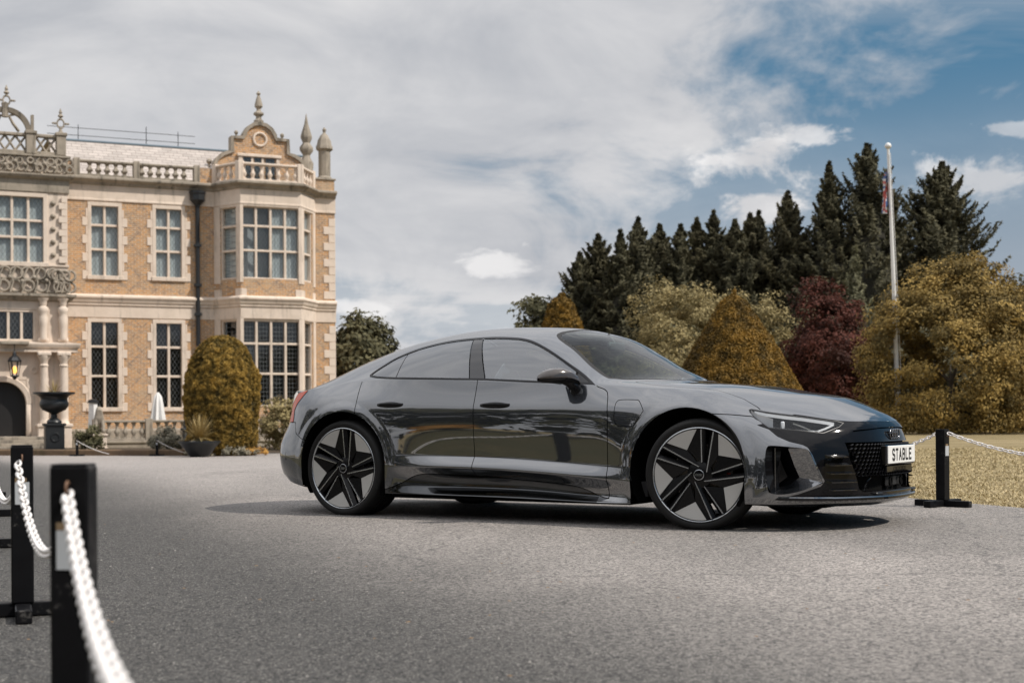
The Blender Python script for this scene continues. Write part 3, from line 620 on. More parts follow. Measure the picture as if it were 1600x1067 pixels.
# carved openwork band above the entrance: scrolls and bosses standing free of the wall
def scrollwork(u0, u1, z0, z1, y, m, name, step=.42):
    mb = MB(); u = u0; k = 0; rs = random.Random(3)
    while u < u1:
        zc = (z0+z1)/2; hh = (z1-z0)/2
        for s in (-1, 1):
            r_ = hh*rs.uniform(.38, .48); mb.torus(r_, .045, 14, 6, Matrix.Translation((u+.5*step+rs.uniform(-.04, .04), y+rs.uniform(-.04, .04), zc+s*hh*.5)) @ Matrix.Rotation(R_(90+rs.uniform(-12, 12)), 4, 'X'))
        mb.lathe([(.09,0),(.08,.06),(.03,.09),(.004,.1)], 8, Matrix.Translation((u, y+.02, zc+rs.uniform(-.1, .1))) @ Matrix.Rotation(R_(90), 4, 'X'))
        mb.tube([(u, y, z0), (u+.1, y-.03, zc-.1), (u+.04, y, zc+.12), (u+step*.5, y, z1)], [.05, .04, .05, .035], 6); u += step; k += 1
    tag(bp(mb, name, BM[m], smooth=60), kind='stuff')
scrollwork(-4.7, -.7, 5.76, 6.68, -2.10, 'grey', 'carved_strapwork'); scrollwork(-.62, -.2, 5.76, 6.6, -2.16, 'grey', 'carved_bracket', .2); scrollwork(-4.7, -.2, 10.14, 10.66, -2.06, 'grey', 'carved_frieze', .34)
mb = MB(); mb.box((-4.85, -2.0, 10.08), (-.18, -1.6, 10.70)); bp(mb, 'porch_attic', BM['stone'])
ledge([(0,10.68),(.12,10.70),(.12,10.76),(.0,10.80)], 'attic_ledge', 'grey')
# pierced parapet: piers, interlaced rails, segmental pediment, iron-like finials
for u in (-3.2, -1.43, -.38):
    mb = MB(); mb.box((u-.17, -2.1, 10.78), (u+.17, -1.7, 11.56), .02); mb.box((u-.21, -2.14, 11.5), (u+.21, -1.66, 11.62), .02); bp(mb, 'parapet_pier', BM['grey'])
mb = MB(); mb.box((-4.8, -2.02, 11.42), (-.4, -1.78, 11.53), .02); bp(mb, 'parapet_rail', BM['grey'])
mb = MB(); mb.box((-4.8, -2.02, 10.78), (-.4, -1.78, 10.90), .02); bp(mb, 'parapet_rail', BM['grey'])
for u0, u1 in ((-3.03, -1.6), (-1.26, -.55), (-4.7, -3.37)):
    n = max(2, round((u1-u0)/.36)); d = (u1-u0)/n
    for k in range(n):
        mb = MB(); a = u0+k*d; 
        for s in (-1, 1): mb.tube([(a if s > 0 else a+d, -1.9, 10.9), (a+d*.5-s*d*.12, -1.9, 11.1), (a+d*.5+s*d*.12, -1.9, 11.24), (a+d if s > 0 else a, -1.9, 11.42)], .045, 6)
        bp(mb, 'parapet_lattice', BM['grey'], smooth=60)
mb = MB(); V = []; cu = -2.31
for a in np.linspace(R_(2), R_(178), 25):
    for r_, y in ((.70, -1.78), (.70, -2.0), (.86, -2.05), (.90, -1.78)): V.append((cu+r_*1.05*math.cos(a), y, 11.56+r_*1.0*math.sin(a)))
mb.add(V, [(4*i+k, 4*i+(k+1) % 4, 4*i+4+(k+1) % 4, 4*i+4+k) for i in range(24) for k in range(4)]); bp(mb, 'pediment_arch', BM['grey'], smooth=40)
mb = MB()
for s in (-1, 1): mb.tube([(cu+s*.48, -1.9, 11.58), (cu+s*.28, -1.9, 11.85), (cu+s*.14, -1.9, 12.12), (cu+s*.36, -1.9, 12.2)], .055, 6)
bp(mb, 'pediment_tracery', BM['grey'], smooth=60)
mb = MB(); mb.box((-1.42, -2.02, 11.6), (-1.32, -1.8, 12.2)); bp(mb, 'pediment_stop', BM['grey']); mb = MB(); mb.lathe([(.12,0),(.1,.3),(.13,.5),(.05,.55)], 8, Matrix.Translation((cu, -2.0, 12.05))); bp(mb, 'pediment_block', BM['grey'])
def cresting(u, z, h):
    mb = MB(); y = -1.9; k = h/1.0
    mb.lathe([(.10,0),(.08,.10*k),(.05,.14*k),(.05,.2*k)], 8, Matrix.Translation((u, y, z)))
    mb.torus(.15*k, .035*k, 16, 6, Matrix.Translation((u, y, z+.40*k)) @ Matrix.Rotation(R_(90), 4, 'X') @ Matrix.Diagonal((.85, 1.15, 1, 1)))
    for s in (-1, 1): mb.lathe([(.0,0),(.06*k,.05*k),(.03*k,.1*k),(.05*k,.14*k),(.0,.2*k)], 8, Matrix.Translation((u+s*.14*k, y, z+.40*k)) @ Matrix.Rotation(R_(90*s), 4, 'Y'))
    mb.lathe([(.05*k,.56*k),(.04*k,.62*k),(.11*k,.68*k),(.04*k,.78*k),(.07*k,.82*k),(.0,1.0*k)], 8, Matrix.Translation((u, y, z))); bp(mb, 'finial', BM['grey'], smooth=50)
cresting(-2.25, 12.30, .95); cresting(-.38, 11.6, .95)
# entrance lantern (lit)
LAMP = thing('wall_lantern', 'black iron lantern glowing amber, hanging above the arched mansion entrance', 'lantern')
LAMP.matrix_world = BLD.matrix_world if False else Matrix.Translation((-16.9, 54, -.4)) @ Matrix.Rotation(R_(24), 4, 'Z') @ Matrix.Translation((-2.08, -2.55, 2.72))
mb = MB()
for k in range(6):
    a = k*math.pi/3; mb.tube([(.13*math.cos(a), .13*math.sin(a), 0), (.21*math.cos(a), .21*math.sin(a), .52)], .016, 6)
mb.lathe([(.15,-.03),(.16,0),(.15,.02)], 6); mb.lathe([(.23,.50),(.24,.54),(.17,.66),(.08,.72),(.06,.82),(.02,.9)], 6); mb.lathe([(.02,-.14),(.06,-.1),(.1,-.03)], 6); mb.tube([(0, 0, .9), (0, 0, 1.12)], .014, 6); mb.tube([(0, 0, 1.1), (0, .55, 1.1)], .02, 6)
mb.build('lantern_frame', BM['lead'], LAMP)
mb = MB(); mb.box((-.5, -.05, 1.12), (.5, .5, 1.24), .02); mb.build('lantern_canopy', BM['grey'], LAMP)
mb = MB(); mb.lathe([(.03,.08),(.075,.16),(.06,.30),(.01,.36)], 10); mb.build('lantern_glow', mat('amber_lamp', (.9, .5, .15), .5, emis=((1., .45, .09), 2.2)), LAMP, 60)
# ------------------------------------------------------------------ car body surface (half, s>=0 outward)
def natcub(t, Y, tq):
    n = len(t); h = np.diff(t); A = np.zeros((n, n)); B = np.zeros((n,) + Y.shape[1:])
    A[0, 0] = A[-1, -1] = 1
    for i in range(1, n-1):
        A[i, i-1] = h[i-1]; A[i, i] = 2*(h[i-1]+h[i]); A[i, i+1] = h[i]
        B[i] = 6*((Y[i+1]-Y[i])/h[i] - (Y[i]-Y[i-1])/h[i-1])
    Mm = np.linalg.solve(A, B)
    k = np.clip(np.searchsorted(t, tq, side='right')-1, 0, n-2)
    a = ((t[k+1]-tq)/h[k]); b = ((tq-t[k])/h[k]); hk = h[k]
    a = a[:, None]; b = b[:, None]; hk = hk[:, None]
    return a*Y[k]+b*Y[k+1]+((a**3-a)*Mm[k]+(b**3-b)*Mm[k+1])*hk**2/6
def makima(t, Y, tq):
    h = np.diff(t)[:, None]; m = np.diff(Y, axis=0)/h
    m = np.vstack([3*m[0]-2*m[1], 2*m[0]-m[1], m, 2*m[-1]-m[-2], 3*m[-1]-2*m[-2]])
    w1 = np.abs(m[3:]-m[2:-1])+np.abs(m[3:]+m[2:-1])/2+1e-9
    w2 = np.abs(m[1:-2]-m[:-3])+np.abs(m[1:-2]+m[:-3])/2+1e-9
    d = (w1*m[1:-2]+w2*m[2:-1])/(w1+w2)
    k = np.clip(np.searchsorted(t, tq, side='right')-1, 0, len(t)-2)
    hk = h[k]; u = ((tq-t[k]))[:, None]/hk
    return ((2*u**3-3*u**2+1)*Y[k]+(u**3-2*u**2+u)*hk*d[k]+(-2*u**3+3*u**2)*Y[k+1]+(u**3-u**2)*hk*d[k+1])
# stations: (x or None, band b0..b12 as (s,z) or (x,s,z), upper t1..t6)
ST = [
 # 0 rear centre
 [(-2.36,0,.24),(-2.41,0,.255),(-2.44,0,.30),(-2.455,0,.36),(-2.46,0,.43),(-2.46,0,.46),(-2.455,0,.53),(-2.43,0,.60),(-2.40,0,.68),(-2.38,0,.77),(-2.375,0,.84),(-2.375,0,.905),(-2.385,0,.948),
  (-2.38,0,.951),(-2.375,0,.951),(-2.37,0,.951),(-2.365,0,.951),(-2.36,0,.951),(-2.355,0,.951)],
 [(-2.33,.25,.24),(-2.38,.27,.255),(-2.41,.28,.30),(-2.425,.28,.36),(-2.43,.28,.43),(-2.43,.28,.46),(-2.425,.28,.53),(-2.40,.28,.60),(-2.365,.275,.68),(-2.35,.27,.77),(-2.345,.27,.84),(-2.345,.265,.90),(-2.35,.26,.943),
  (-2.345,.25,.946),(-2.34,.23,.947),(-2.335,.20,.948),(-2.33,.15,.95),(-2.325,.08,.951),(-2.32,0,.952)],
 [(-2.26,.48,.24),(-2.31,.52,.255),(-2.34,.54,.30),(-2.355,.55,.36),(-2.36,.55,.43),(-2.36,.55,.46),(-2.355,.55,.53),(-2.335,.545,.60),(-2.29,.54,.68),(-2.27,.53,.77),(-2.265,.525,.84),(-2.26,.51,.895),(-2.255,.49,.936),
  (-2.25,.47,.94),(-2.25,.43,.942),(-2.25,.37,.945),(-2.255,.28,.95),(-2.26,.15,.954),(-2.265,0,.956)],
 [(-2.12,.70,.235),(-2.16,.76,.25),(-2.19,.785,.30),(-2.205,.80,.36),(-2.21,.805,.43),(-2.21,.805,.46),(-2.205,.80,.53),(-2.19,.785,.60),(-2.15,.765,.68),(-2.135,.75,.77),(-2.13,.74,.84),(-2.125,.72,.89),(-2.11,.69,.930),
  (-2.11,.665,.935),(-2.115,.62,.939),(-2.125,.55,.945),(-2.14,.43,.958),(-2.155,.24,.978),(-2.16,0,.985)],
 [(-1.98,.80,.22),(-2.02,.87,.235),(-2.035,.89,.29),(-2.045,.905,.36),(-2.05,.91,.43),(-2.05,.91,.46),(-2.045,.905,.53),(-2.04,.895,.60),(-2.02,.88,.68),(-2.01,.86,.77),(-2.01,.838,.84),(-2.01,.80,.89),(-2.01,.765,.935),
  (-2.01,.745,.941),(-2.01,.70,.95),(-2.01,.63,.965),(-2.01,.51,.995),(-2.01,.27,1.03),(-2.01,0,1.04)],
 (-1.85,[(.84,.20),(.945,.215),(.958,.27),(.965,.35),(.967,.42),(.967,.45),(.966,.52),(.962,.60),(.955,.68),(.938,.77),(.915,.84),(.877,.90),(.832,.952)],
  [(.815,.958),(.765,.976),(.69,1.000),(.56,1.045),(.30,1.108),(0,1.12)]),
 (-1.45,[(.86,.17),(.955,.18),(.96,.24),(.972,.315),(.975,.375),(.976,.40),(.977,.46),(.979,.56),(.979,.68),(.973,.785),(.955,.85),(.915,.92),(.862,.992)],
  [(.85,1.008),(.79,1.055),(.71,1.112),(.57,1.185),(.30,1.238),(0,1.25)]),
 (-1.05,[(.86,.165),(.957,.18),(.957,.24),(.957,.315),(.957,.375),(.957,.40),(.955,.455),(.953,.56),(.952,.68),(.946,.785),(.932,.84),(.90,.925),(.868,1.016)],
  [(.856,1.03),(.785,1.125),(.69,1.212),(.55,1.29),(.29,1.338),(0,1.35)]),
 (-.60,[(.86,.165),(.955,.18),(.893,.235),(.888,.305),(.963,.378),(.960,.40),(.930,.457),(.934,.56),(.936,.68),(.930,.78),(.920,.82),(.892,.91),(.870,1.002)],
  [(.858,1.014),(.782,1.15),(.675,1.282),(.53,1.350),(.28,1.391),(0,1.402)]),
 (0.0,[(.86,.165),(.955,.175),(.893,.232),(.888,.295),(.963,.365),(.960,.388),(.927,.445),(.931,.56),(.932,.68),(.926,.775),(.917,.81),(.890,.89),(.870,.975)],
  [(.858,.987),(.778,1.14),(.672,1.276),(.53,1.342),(.28,1.377),(0,1.387)]),
 (.30,[(.86,.165),(.955,.17),(.895,.222),(.890,.277),(.963,.35),(.960,.372),(.928,.43),(.931,.56),(.931,.68),(.925,.775),(.916,.81),(.889,.885),(.869,.958)],
  [(.857,.970),(.80,1.08),(.735,1.167),(.58,1.245),(.32,1.315),(0,1.33)]),
 (.55,[(.86,.165),(.955,.165),(.902,.208),(.898,.255),(.963,.335),(.960,.355),(.930,.415),(.933,.56),(.932,.68),(.926,.77),(.916,.805),(.890,.88),(.866,.945)],
  [(.854,.957),(.83,.982),(.79,1.012),(.665,1.085),(.36,1.185),(0,1.212)]),
 (.80,[(.86,.165),(.955,.16),(.925,.20),(.920,.24),(.960,.315),(.960,.335),(.938,.40),(.940,.55),(.938,.67),(.928,.765),(.915,.803),(.888,.868),(.855,.930)],
  [(.84,.940),(.81,.948),(.76,.958),(.64,.975),(.34,1.05),(0,1.087)]),
 (1.02,[(.86,.165),(.956,.16),(.956,.20),(.956,.24),(.955,.30),(.955,.33),(.953,.40),(.949,.54),(.941,.66),(.930,.755),(.914,.80),(.884,.86),(.842,.915)],
  [(.825,.922),(.79,.929),(.73,.939),(.60,.953),(.32,.972),(0,.980)]),
 (1.45,[(.86,.165),(.955,.17),(.955,.22),(.96,.28),(.962,.33),(.963,.36),(.965,.42),(.967,.54),(.963,.68),(.948,.765),(.928,.81),(.890,.852),(.835,.884)],
  [(.815,.889),(.775,.894),(.71,.901),(.58,.916),(.31,.938),(0,.935)]),
 [(1.75,.84,.168),(1.75,.950,.18),(1.75,.951,.22),(1.75,.950,.28),(1.75,.948,.33),(1.75,.947,.36),(1.75,.944,.42),(1.75,.937,.50),(1.75,.922,.58),(1.75,.905,.655),(1.75,.880,.70),(1.75,.842,.742),(1.75,.80,.776),
  (1.75,.785,.787),(1.75,.75,.803),(1.75,.69,.824),(1.75,.57,.858),(1.75,.31,.892),(1.75,0,.889)],
 [(1.89,.79,.16),(1.955,.872,.178),(1.972,.884,.215),(1.98,.885,.28),(1.982,.883,.33),(1.982,.882,.36),(1.98,.878,.42),(1.98,.866,.50),(1.975,.845,.57),(1.975,.805,.628),(1.975,.775,.662),(1.975,.725,.70),(1.98,.675,.735),
  (1.98,.66,.747),(1.98,.63,.763),(1.98,.575,.784),(1.98,.47,.815),(1.98,.26,.857),(1.98,0,.857)],
 [(2.12,.58,.155),(2.19,.64,.178),(2.215,.655,.21),(2.225,.66,.28),(2.23,.66,.33),(2.23,.66,.36),(2.235,.655,.42),(2.235,.64,.50),(2.23,.61,.57),(2.225,.58,.62),(2.22,.555,.65),(2.22,.525,.672),(2.225,.49,.693),
  (2.22,.475,.702),(2.215,.45,.713),(2.21,.41,.727),(2.205,.33,.748),(2.205,.18,.773),(2.205,0,.783)],
 [(2.30,.31,.155),(2.375,.345,.18),(2.39,.355,.21),(2.395,.36,.28),(2.398,.36,.33),(2.398,.36,.36),(2.395,.355,.42),(2.388,.35,.50),(2.375,.34,.57),(2.358,.325,.62),(2.348,.31,.65),(2.338,.295,.670),(2.322,.27,.689),
  (2.318,.26,.695),(2.314,.24,.701),(2.31,.21,.709),(2.305,.17,.720),(2.30,.09,.731),(2.298,0,.735)],
 [(2.34,0,.155),(2.415,0,.18),(2.43,0,.21),(2.433,0,.28),(2.433,0,.33),(2.432,0,.36),(2.428,0,.42),(2.42,0,.50),(2.405,0,.57),(2.388,0,.62),(2.378,0,.65),(2.368,0,.669),(2.353,0,.688),
  (2.350,0,.690),(2.348,0,.692),(2.346,0,.694),(2.344,0,.696),(2.342,0,.698),(2.340,0,.700)],
]
def car_grid(nu=420, nv=9):
    G = []
    for r in ST:
        if isinstance(r, list): G.append(r)
        else: G.append([(r[0], a, b) for a, b in r[1]+r[2]])
    G = np.array(G, float)                       # stations x levels x 3
    ch = np.linalg.norm(np.diff(G[:, 4:12], axis=0), axis=2).mean(1)
    t = np.concatenate([[0], np.cumsum(ch)]); tq = np.linspace(0, t[-1], nu)
    L = [(natcub if j <= 12 else makima)(t, G[:, j], tq) for j in range(G.shape[1])]
    for j in (12,): L[j] = .5*natcub(t, G[:, j], tq)+.5*makima(t, G[:, j], tq)
    L = np.array(L)                              # levels x nu x 3
    idx = [0, 0]; 
    for j in range(len(L)):
        idx.append(j)
        if j in (1, 2, 4, 6, 12): idx.append(j)     # tighter bends
    P = L[idx]
    P = np.concatenate([P, P[-2][None]*np.array([1, -1, 1])], 0)   # mirror ghost at centreline
    rows = []
    n = len(P)
    rp = []
    for i in range(n-3):
        for k in range(nv):
            u = k/nv; rp.append(i+u)
            w = ((1-u)**3/6, (3*u**3-6*u**2+4)/6, (-3*u**3+3*u**2+3*u+1)/6, u**3/6)
            rows.append(w[0]*P[i]+w[1]*P[i+1]+w[2]*P[i+2]+w[3]*P[i+3])
    rows.append((P[-3]+4*P[-2]+P[-1])/6); rp.append(n-3.)
    tT = idx.index(12)-.5
    S = np.array(rows)
    S[:, 0, 1] = 0; S[:, -1, 1] = 0; S[-1, :, 1] = 0
    # collapse the very short rows
    keep = [0]
    for i in range(1, len(S)):
        if np.linalg.norm(S[i]-S[keep[-1]], axis=1).mean() > .004 or i == len(S)-1: keep.append(i)
    return S[keep], np.array(rp)[keep]-tT
def arch_flare(S):
    for cx, R in ((-1.452, .41), (1.352, .41)):
        r = np.hypot(S[..., 0]-cx, S[..., 2]-.383)
        k = np.clip((r-R)/.07, 0, 1); k = 1-k*k*(3-2*k)
        side = np.clip((S[..., 1]-.75)/.1, 0, 1)
        S[..., 1] += .010*k*side
    return S
def grid_normals(S):
    du = np.gradient(S, axis=1); dv = np.gradient(S, axis=0)
    N = np.cross(dv, du); l = np.linalg.norm(N, axis=2, keepdims=True); N = N/np.maximum(l, 1e-9)
    N[-1, :, 1] = 0; l = np.linalg.norm(N[-1], axis=1, keepdims=True); N[-1] /= np.maximum(l, 1e-9)
    return N
# ------------------------------------------------------------------ the car
def car_materials():
    M = {}
    p = mat('car_paint', (.11, .113, .12), .4, 1.0, .5, 1.0, .02); p.node_tree.nodes['Principled BSDF'].inputs['Coat IOR'].default_value = 2.75; t = NT(p)
    v = t.coord(); n = t.voro(v, 900, out=1); sp = t.n('ShaderNodeSeparateColor'); t.L(n, sp.inputs[0])
    t.L(t.mix(t.mr(sp.outputs[0], 0, 1, 0, 1), (.050, .056, .066), (.068, .074, .086)), t.b.inputs['Base Color']); dn = t.noise(v, 6, 5, .7); t.L(t.mr(dn, .4, .8, .018, .045), t.b.inputs['Coat Roughness'])
    M['paint'] = p
    M['gloss'] = mat('gloss_black', (.005, .005, .006), .05, 0, .28)
    M['satin'] = mat('satin_black', (.012, .012, .013), .38)
    M['rubber'] = mat('tyre_rubber', (.012, .0118, .0115), .62, 0, .25)
    t = NT(M['rubber']); t.L(t.bump(t.noise(t.coord(), 90, 3), .12, .004), t.b.inputs['Normal'])
    M['black'] = mat('black_plastic', (.010, .010, .010), .6)
    M['void'] = mat('black_gap', (.004, .004, .004), .9, 0, .1)
    M['silver'] = mat('machined_aluminium', (.50, .52, .54), .25, .9)
    M['greyblade'] = mat('grey_wheel_blade', (.48, .47, .445), .42, .15)
    M['rimblack'] = mat('rim_gloss_black', (.005, .005, .0055), .25, 0, .25)
    M['disc'] = mat('brake_disc_steel', (.34, .30, .26), .4, .7)
    M['caliper'] = mat('caliper_black', (.02, .02, .02), .3)
    M['red'] = mat('red_mark', (.5, .03, .02), .4)
    M['chrome'] = mat('dark_chrome', (.22, .22, .23), .15, 1.)
    M['bright'] = mat('bright_reflector', (.75, .77, .8), .12, .9)
    M['wing'] = mat('lamp_grey_reflector', (.60, .61, .63), .25, .2); M['drl'] = mat('lamp_white_plastic', (.8, .8, .8), .3)
    M['tail'] = mat('tail_lamp_red', (.62, .075, .02), .2, 0, .3)
    M['tailtop'] = mat('tail_lamp_pale', (.55, .32, .27), .12, 0, .5, 1)
    M['cap'] = mat('mirror_cap_carbon', (.06, .05, .045), .18, .2, .5, 1, .03)
    M['plate'] = mat('plate_white', (.78, .78, .76), .35)
    M['ink'] = mat('plate_ink', (.015, .015, .015), .5)
    M['seat'] = mat('seat_leather', (.13, .11, .10), .5)
    M['dash'] = mat('dash_soft_black', (.045, .045, .047), .6)
    def glass(name, tint, f0, pw=4.):
        m = bpy.data.materials.new(name); m.use_nodes = True; T = m.node_tree; T.nodes.clear()
        o = T.nodes.new('ShaderNodeOutputMaterial'); mx = T.nodes.new('ShaderNodeMixShader'); tr = T.nodes.new('ShaderNodeBsdfTransparent'); gl = T.nodes.new('ShaderNodeBsdfGlossy')
        tr.inputs[0].default_value = (*tint, 1); gl.inputs['Roughness'].default_value = .0; gl.inputs[0].default_value = (.95, .97, 1, 1)
        T.links.new(schlick(T, f0, pw), mx.inputs[0]); T.links.new(tr.outputs[0], mx.inputs[1]); T.links.new(gl.outputs[0], mx.inputs[2]); T.links.new(mx.outputs[0], o.inputs[0])
        return m
    M['wglass'] = glass('windscreen_glass', (.66, .80, .77), .03, 6.)
    M['sglass'] = glass('side_glass_tinted', (.14, .15, .16), .205)
    M['sillp'] = mat('sill_dark_gloss', (.085, .088, .092), .10, 1., .5); M['pillar'] = mat('pillar_gloss', (.02, .02, .022), .08, .6, .8, 1, .02); M['fglass'] = glass('front_side_glass', (.40, .45, .44), .215); M['lens'] = glass('lamp_lens', (.93, .95, .97), .03)
    return M
CM = car_materials()
CAR = thing('car', 'dark grey four-door fastback coupe with black and grey alloy wheels on the asphalt drive', 'car', (.4829, 10.5692, 0), -.5731)
ARCH = ((-1.448, .384, .395), (1.355, .384, .40))
def pm_obj(name, parts, mats, parent=CAR, off=0., sides=(-1,), label=None, solid=None):
    """parts: PM in (x,s,z,n..); one mesh object made of the given sides (-1 right, 1 left)"""
    VV = []; NN = []; FF = []
    for sg in sides:
        for pm in parts:
            b = len(VV) and sum(len(a) for a in VV); V = pm.V[:, :3].copy(); N = pm.V[:, 3:6].copy()
            l = np.linalg.norm(N, axis=1, keepdims=True); N /= np.maximum(l, 1e-9); V += N*off
            V[:, 1] *= sg; N[:, 1] *= sg
            fs = pm.faces()
            FF += [tuple(i+b for i in (f if sg > 0 else f[::-1])) for f in fs]
            VV.append(V); NN.append(N)
    if not FF: return None
    me = bpy.data.meshes.new(name); me.from_pydata(np.vstack(VV).tolist(), [], FF); me.materials.append(mats)
    me.polygons.foreach_set('use_smooth', [True]*len(FF)); me.update()
    me.normals_split_custom_set_from_vertices(np.vstack(NN).tolist())
    o = obj(name, me, parent, label=label)
    if solid:
        md = o.modifiers.new('thickness', 'SOLIDIFY'); md.thickness = solid; md.offset = -1
    return o
def build_body():
    S, rp = car_grid(430, 9); S = arch_flare(S); N = grid_normals(S)
    nr, nc = S.shape[:2]
    rows = np.repeat(rp[:, None], nc, 1)
    V = np.concatenate([S, N, rows[..., None]], 2).reshape(-1, 7)
    i = np.arange(nr*nc).reshape(nr, nc)
    Q = np.stack([i[:-1, :-1], i[1:, :-1], i[1:, 1:], i[:-1, 1:]], -1).reshape(-1, 4)[:, ::-1]
    full = PM(V, Q)
    X = lambda m: m.V[:, 0]; Sx = lambda m: m.V[:, 1]; Z = lambda m: m.V[:, 2]; RW = lambda m: m.V[:, 6]
    # orient faces outward
    a, b, c = V[Q[0, 0], :3], V[Q[0, 1], :3], V[Q[0, 2], :3]
    mid = Q[len(Q)//2]; nrm = np.cross(V[mid[1], :3]-V[mid[0], :3], V[mid[2], :3]-V[mid[0], :3])
    if nrm @ V[mid[0], 3:6] < 0: full.Q = full.Q[:, ::-1]
    for cx, cz, R in ARCH:
        x, z = X(full), Z(full); d = np.where(z > cz, np.hypot(x-cx, z-cz), np.abs(x-cx))
        full = full.clip(np.where(Sx(full) > .55, d-R, .2))
    up = lambda m: RW(m)      # >0 above the belt / bonnet-edge line
    P = {}
    # --- glass house
    DLO = crom([(-1.30,1.048),(-1.262,1.086),(-1.205,1.128),(-1.116,1.186),(-.929,1.25),(-.682,1.291),(-.40,1.304),(-.187,1.298),(0,1.272),(.20,1.194),(.434,1.068),(.655,.935)], 5)+[np.array(q) for q in ((.634,.942),(.168,.964),(-.238,.988),(-1.02,1.012),(-1.129,1.017),(-1.22,1.024),(-1.285,1.034))]
    WS = crom([(.135,0),(.138,.3),(.154,.546),(.41,.665),(.655,.745),(.72,.72),(.844,.603),(.985,.348),(1.03,0)], 4)
    WSp = [(p[0], p[1]) for p in WS]+[(1.03,-.3),(.135,-.3)]
    RG = [(-.98,-.2),(-.98,.3),(-1.02,.49),(-1.3,.5),(-1.7,.46),(-1.93,.41),(-1.96,.2),(-1.96,-.2)]
    def selD(m): return np.where((Z(m) > .9) & (Sx(m) > .5), sdf(DLO, X(m), Z(m)), -.3)
    def selW(m): return np.where(up(m) > .05, sdf(WSp, X(m), Sx(m)), -.3)
    def selR(m): return np.where((up(m) > .05) & (X(m) < -.5), sdf(RG, X(m), Sx(m)), -.3)
    d_in, rest = full.both(selD(full))
    P['trim'] = d_in.clip(.013-selD(d_in)); glass = d_in.clip(selD(d_in)-.014)
    w_in, rest = rest.both(selW(rest)); P['ws_frit'] = w_in.clip(.032-selW(w_in)); P['windscreen'] = w_in.clip(selW(w_in)-.0325)
    r_in, rest = rest.both(selR(rest)); P['rg_frit'] = r_in.clip(.03-selR(r_in)); P['rear_glass'] = r_in.clip(selR(r_in)-.0305)
    # side glass split by pillars: quarter | rear | B pillar | front | mirror triangle
    def ln(m, p, q):   # signed distance to the line p->q in (x,z), positive on the front side
        e = np.array(q)-np.array(p); l = np.hypot(*e); return ((X(m)-p[0])*e[1]-(Z(m)-p[1])*e[0])/l
    q, r = glass.both(-ln(glass, (-1.027, 1.0), (-1.036, 1.2)), .003); P['quarter_glass'] = q
    q, r = r.both(-ln(r, (-.374, .994), (-.481, 1.293)), .004); P['rear_side_glass'] = q
    q, r = r.both(-ln(r, (-.238, .988), (-.402, 1.306)), .004); P['b_pillar'] = q
    q, r = r.both(-ln(r, (.50, .9), (.455, 1.1)), .006); P['front_side_glass'] = q; P['mirror_triangle'] = r
    g = .0028
    # --- front: headlamp, black mask, grille, intake
    HL = crom([(1.729,.767),(1.745,.771),(1.836,.752),(2.029,.722),(2.20,.694)], 4)+[np.array(p) for p in ((2.232,.682),(2.219,.654),(2.157,.617),(2.025,.636),(1.87,.652))]+crom([(1.87,.652),(1.815,.69),(1.774,.72),(1.74,.75),(1.729,.767)], 4)[:-1]
    def selH(m): return np.where((X(m) > 1.6) & (up(m) < .4), sdf(HL, X(m), Z(m)), -.3)
    h, rest = rest.both(selH(rest)); P['lamp_lens'] = h.clip(selH(h)-.004); P['lamp_trim'] = h.clip(.004-selH(h))
    # bonnet
    BON = [(1.07,-.3),(1.025,.36),(.90,.60),(.86,.70),(1.0,.742),(1.25,.752),(1.5,.747),(1.66,.742),(1.745,.772),(1.80,.79),(2.6,.79),(2.6,-.3)]
    def selB(m): return np.where(up(m) > -.2, np.minimum(sdf(BON, X(m), Sx(m)), np.where(X(m) > 1.74, up(m)*.02, .3)), -.3)
    b, rest = rest.both(selB(rest), g); P['bonnet'] = b
    MASK = [(1.80,.67),(1.874,.642),(1.929,.598),(1.999,.566),(2.07,.546),(2.097,.530),(2.124,.485),(2.184,.323),(2.165,.290),(2.06,.245),(1.99,.226),(2.0,.205),(2.8,.205),(2.8,.80),(2.2,.74),(2.0,.75),(1.9,.70)]
    def selM(m): return np.where((X(m) > 1.75) & (up(m) < .3), sdf(MASK, X(m), Z(m)), -.3)
    mk, rest = rest.both(selM(rest))
    GR = [(-.2,.652),(.20,.650),(.478,.634),(.572,.562),(.566,.45),(.505,.268),(.465,.243),(-.2,.24)]
    def selG(m): return sdf(GR, Sx(m), Z(m))
    gr, mk = mk.both(selG(mk)); P['front_mask'] = mk
    gp, gl = gr.both(Z(gr)-.560, .002); P['grille_panel'] = gp; P['grille_zone'] = gl
    INT = crom([(1.88,.535),(1.91,.543),(2.008,.535),(2.085,.523),(2.105,.508),(2.117,.485),(2.172,.325),(2.168,.308),(2.145,.296),(2.062,.261),(1.977,.243),(1.912,.249),(1.893,.275),(1.877,.391),(1.873,.48)], 4, True)
    def selI(m): return np.where((X(m) > 1.7) & (Z(m) < .6), sdf(INT, X(m), Z(m)), -.3)
    it, rest = rest.both(selI(rest)); P['intake_zone'] = it
    # bumper / fender seam
    BS = [(1.2,.745),(1.509,.744),(1.64,.737),(1.765,.724),(1.80,.70),(3,.70),(3,0),(1.2,0)]
    q, rest = rest.both(np.where((X(rest) > 1.3) & (up(rest) < 0), sdf(BS, X(rest), Z(rest)), -.3), g); P['front_bumper'] = q
    # tail lamp, rear bumper
    TL = [(-1.905,.945),(-1.94,.905),(-2.0,.83),(-2.018,.79),(-1.99,.702),(-2.112,.702),(-2.112,.79),(-2.6,.79),(-2.6,.845),(-2.11,.845),(-2.11,.945)]
    q, rest = rest.both(np.where((X(rest) < -1.8) & (up(rest) < -.15), sdf(TL, X(rest), Z(rest)), -.3), .001); P['tail'] = q
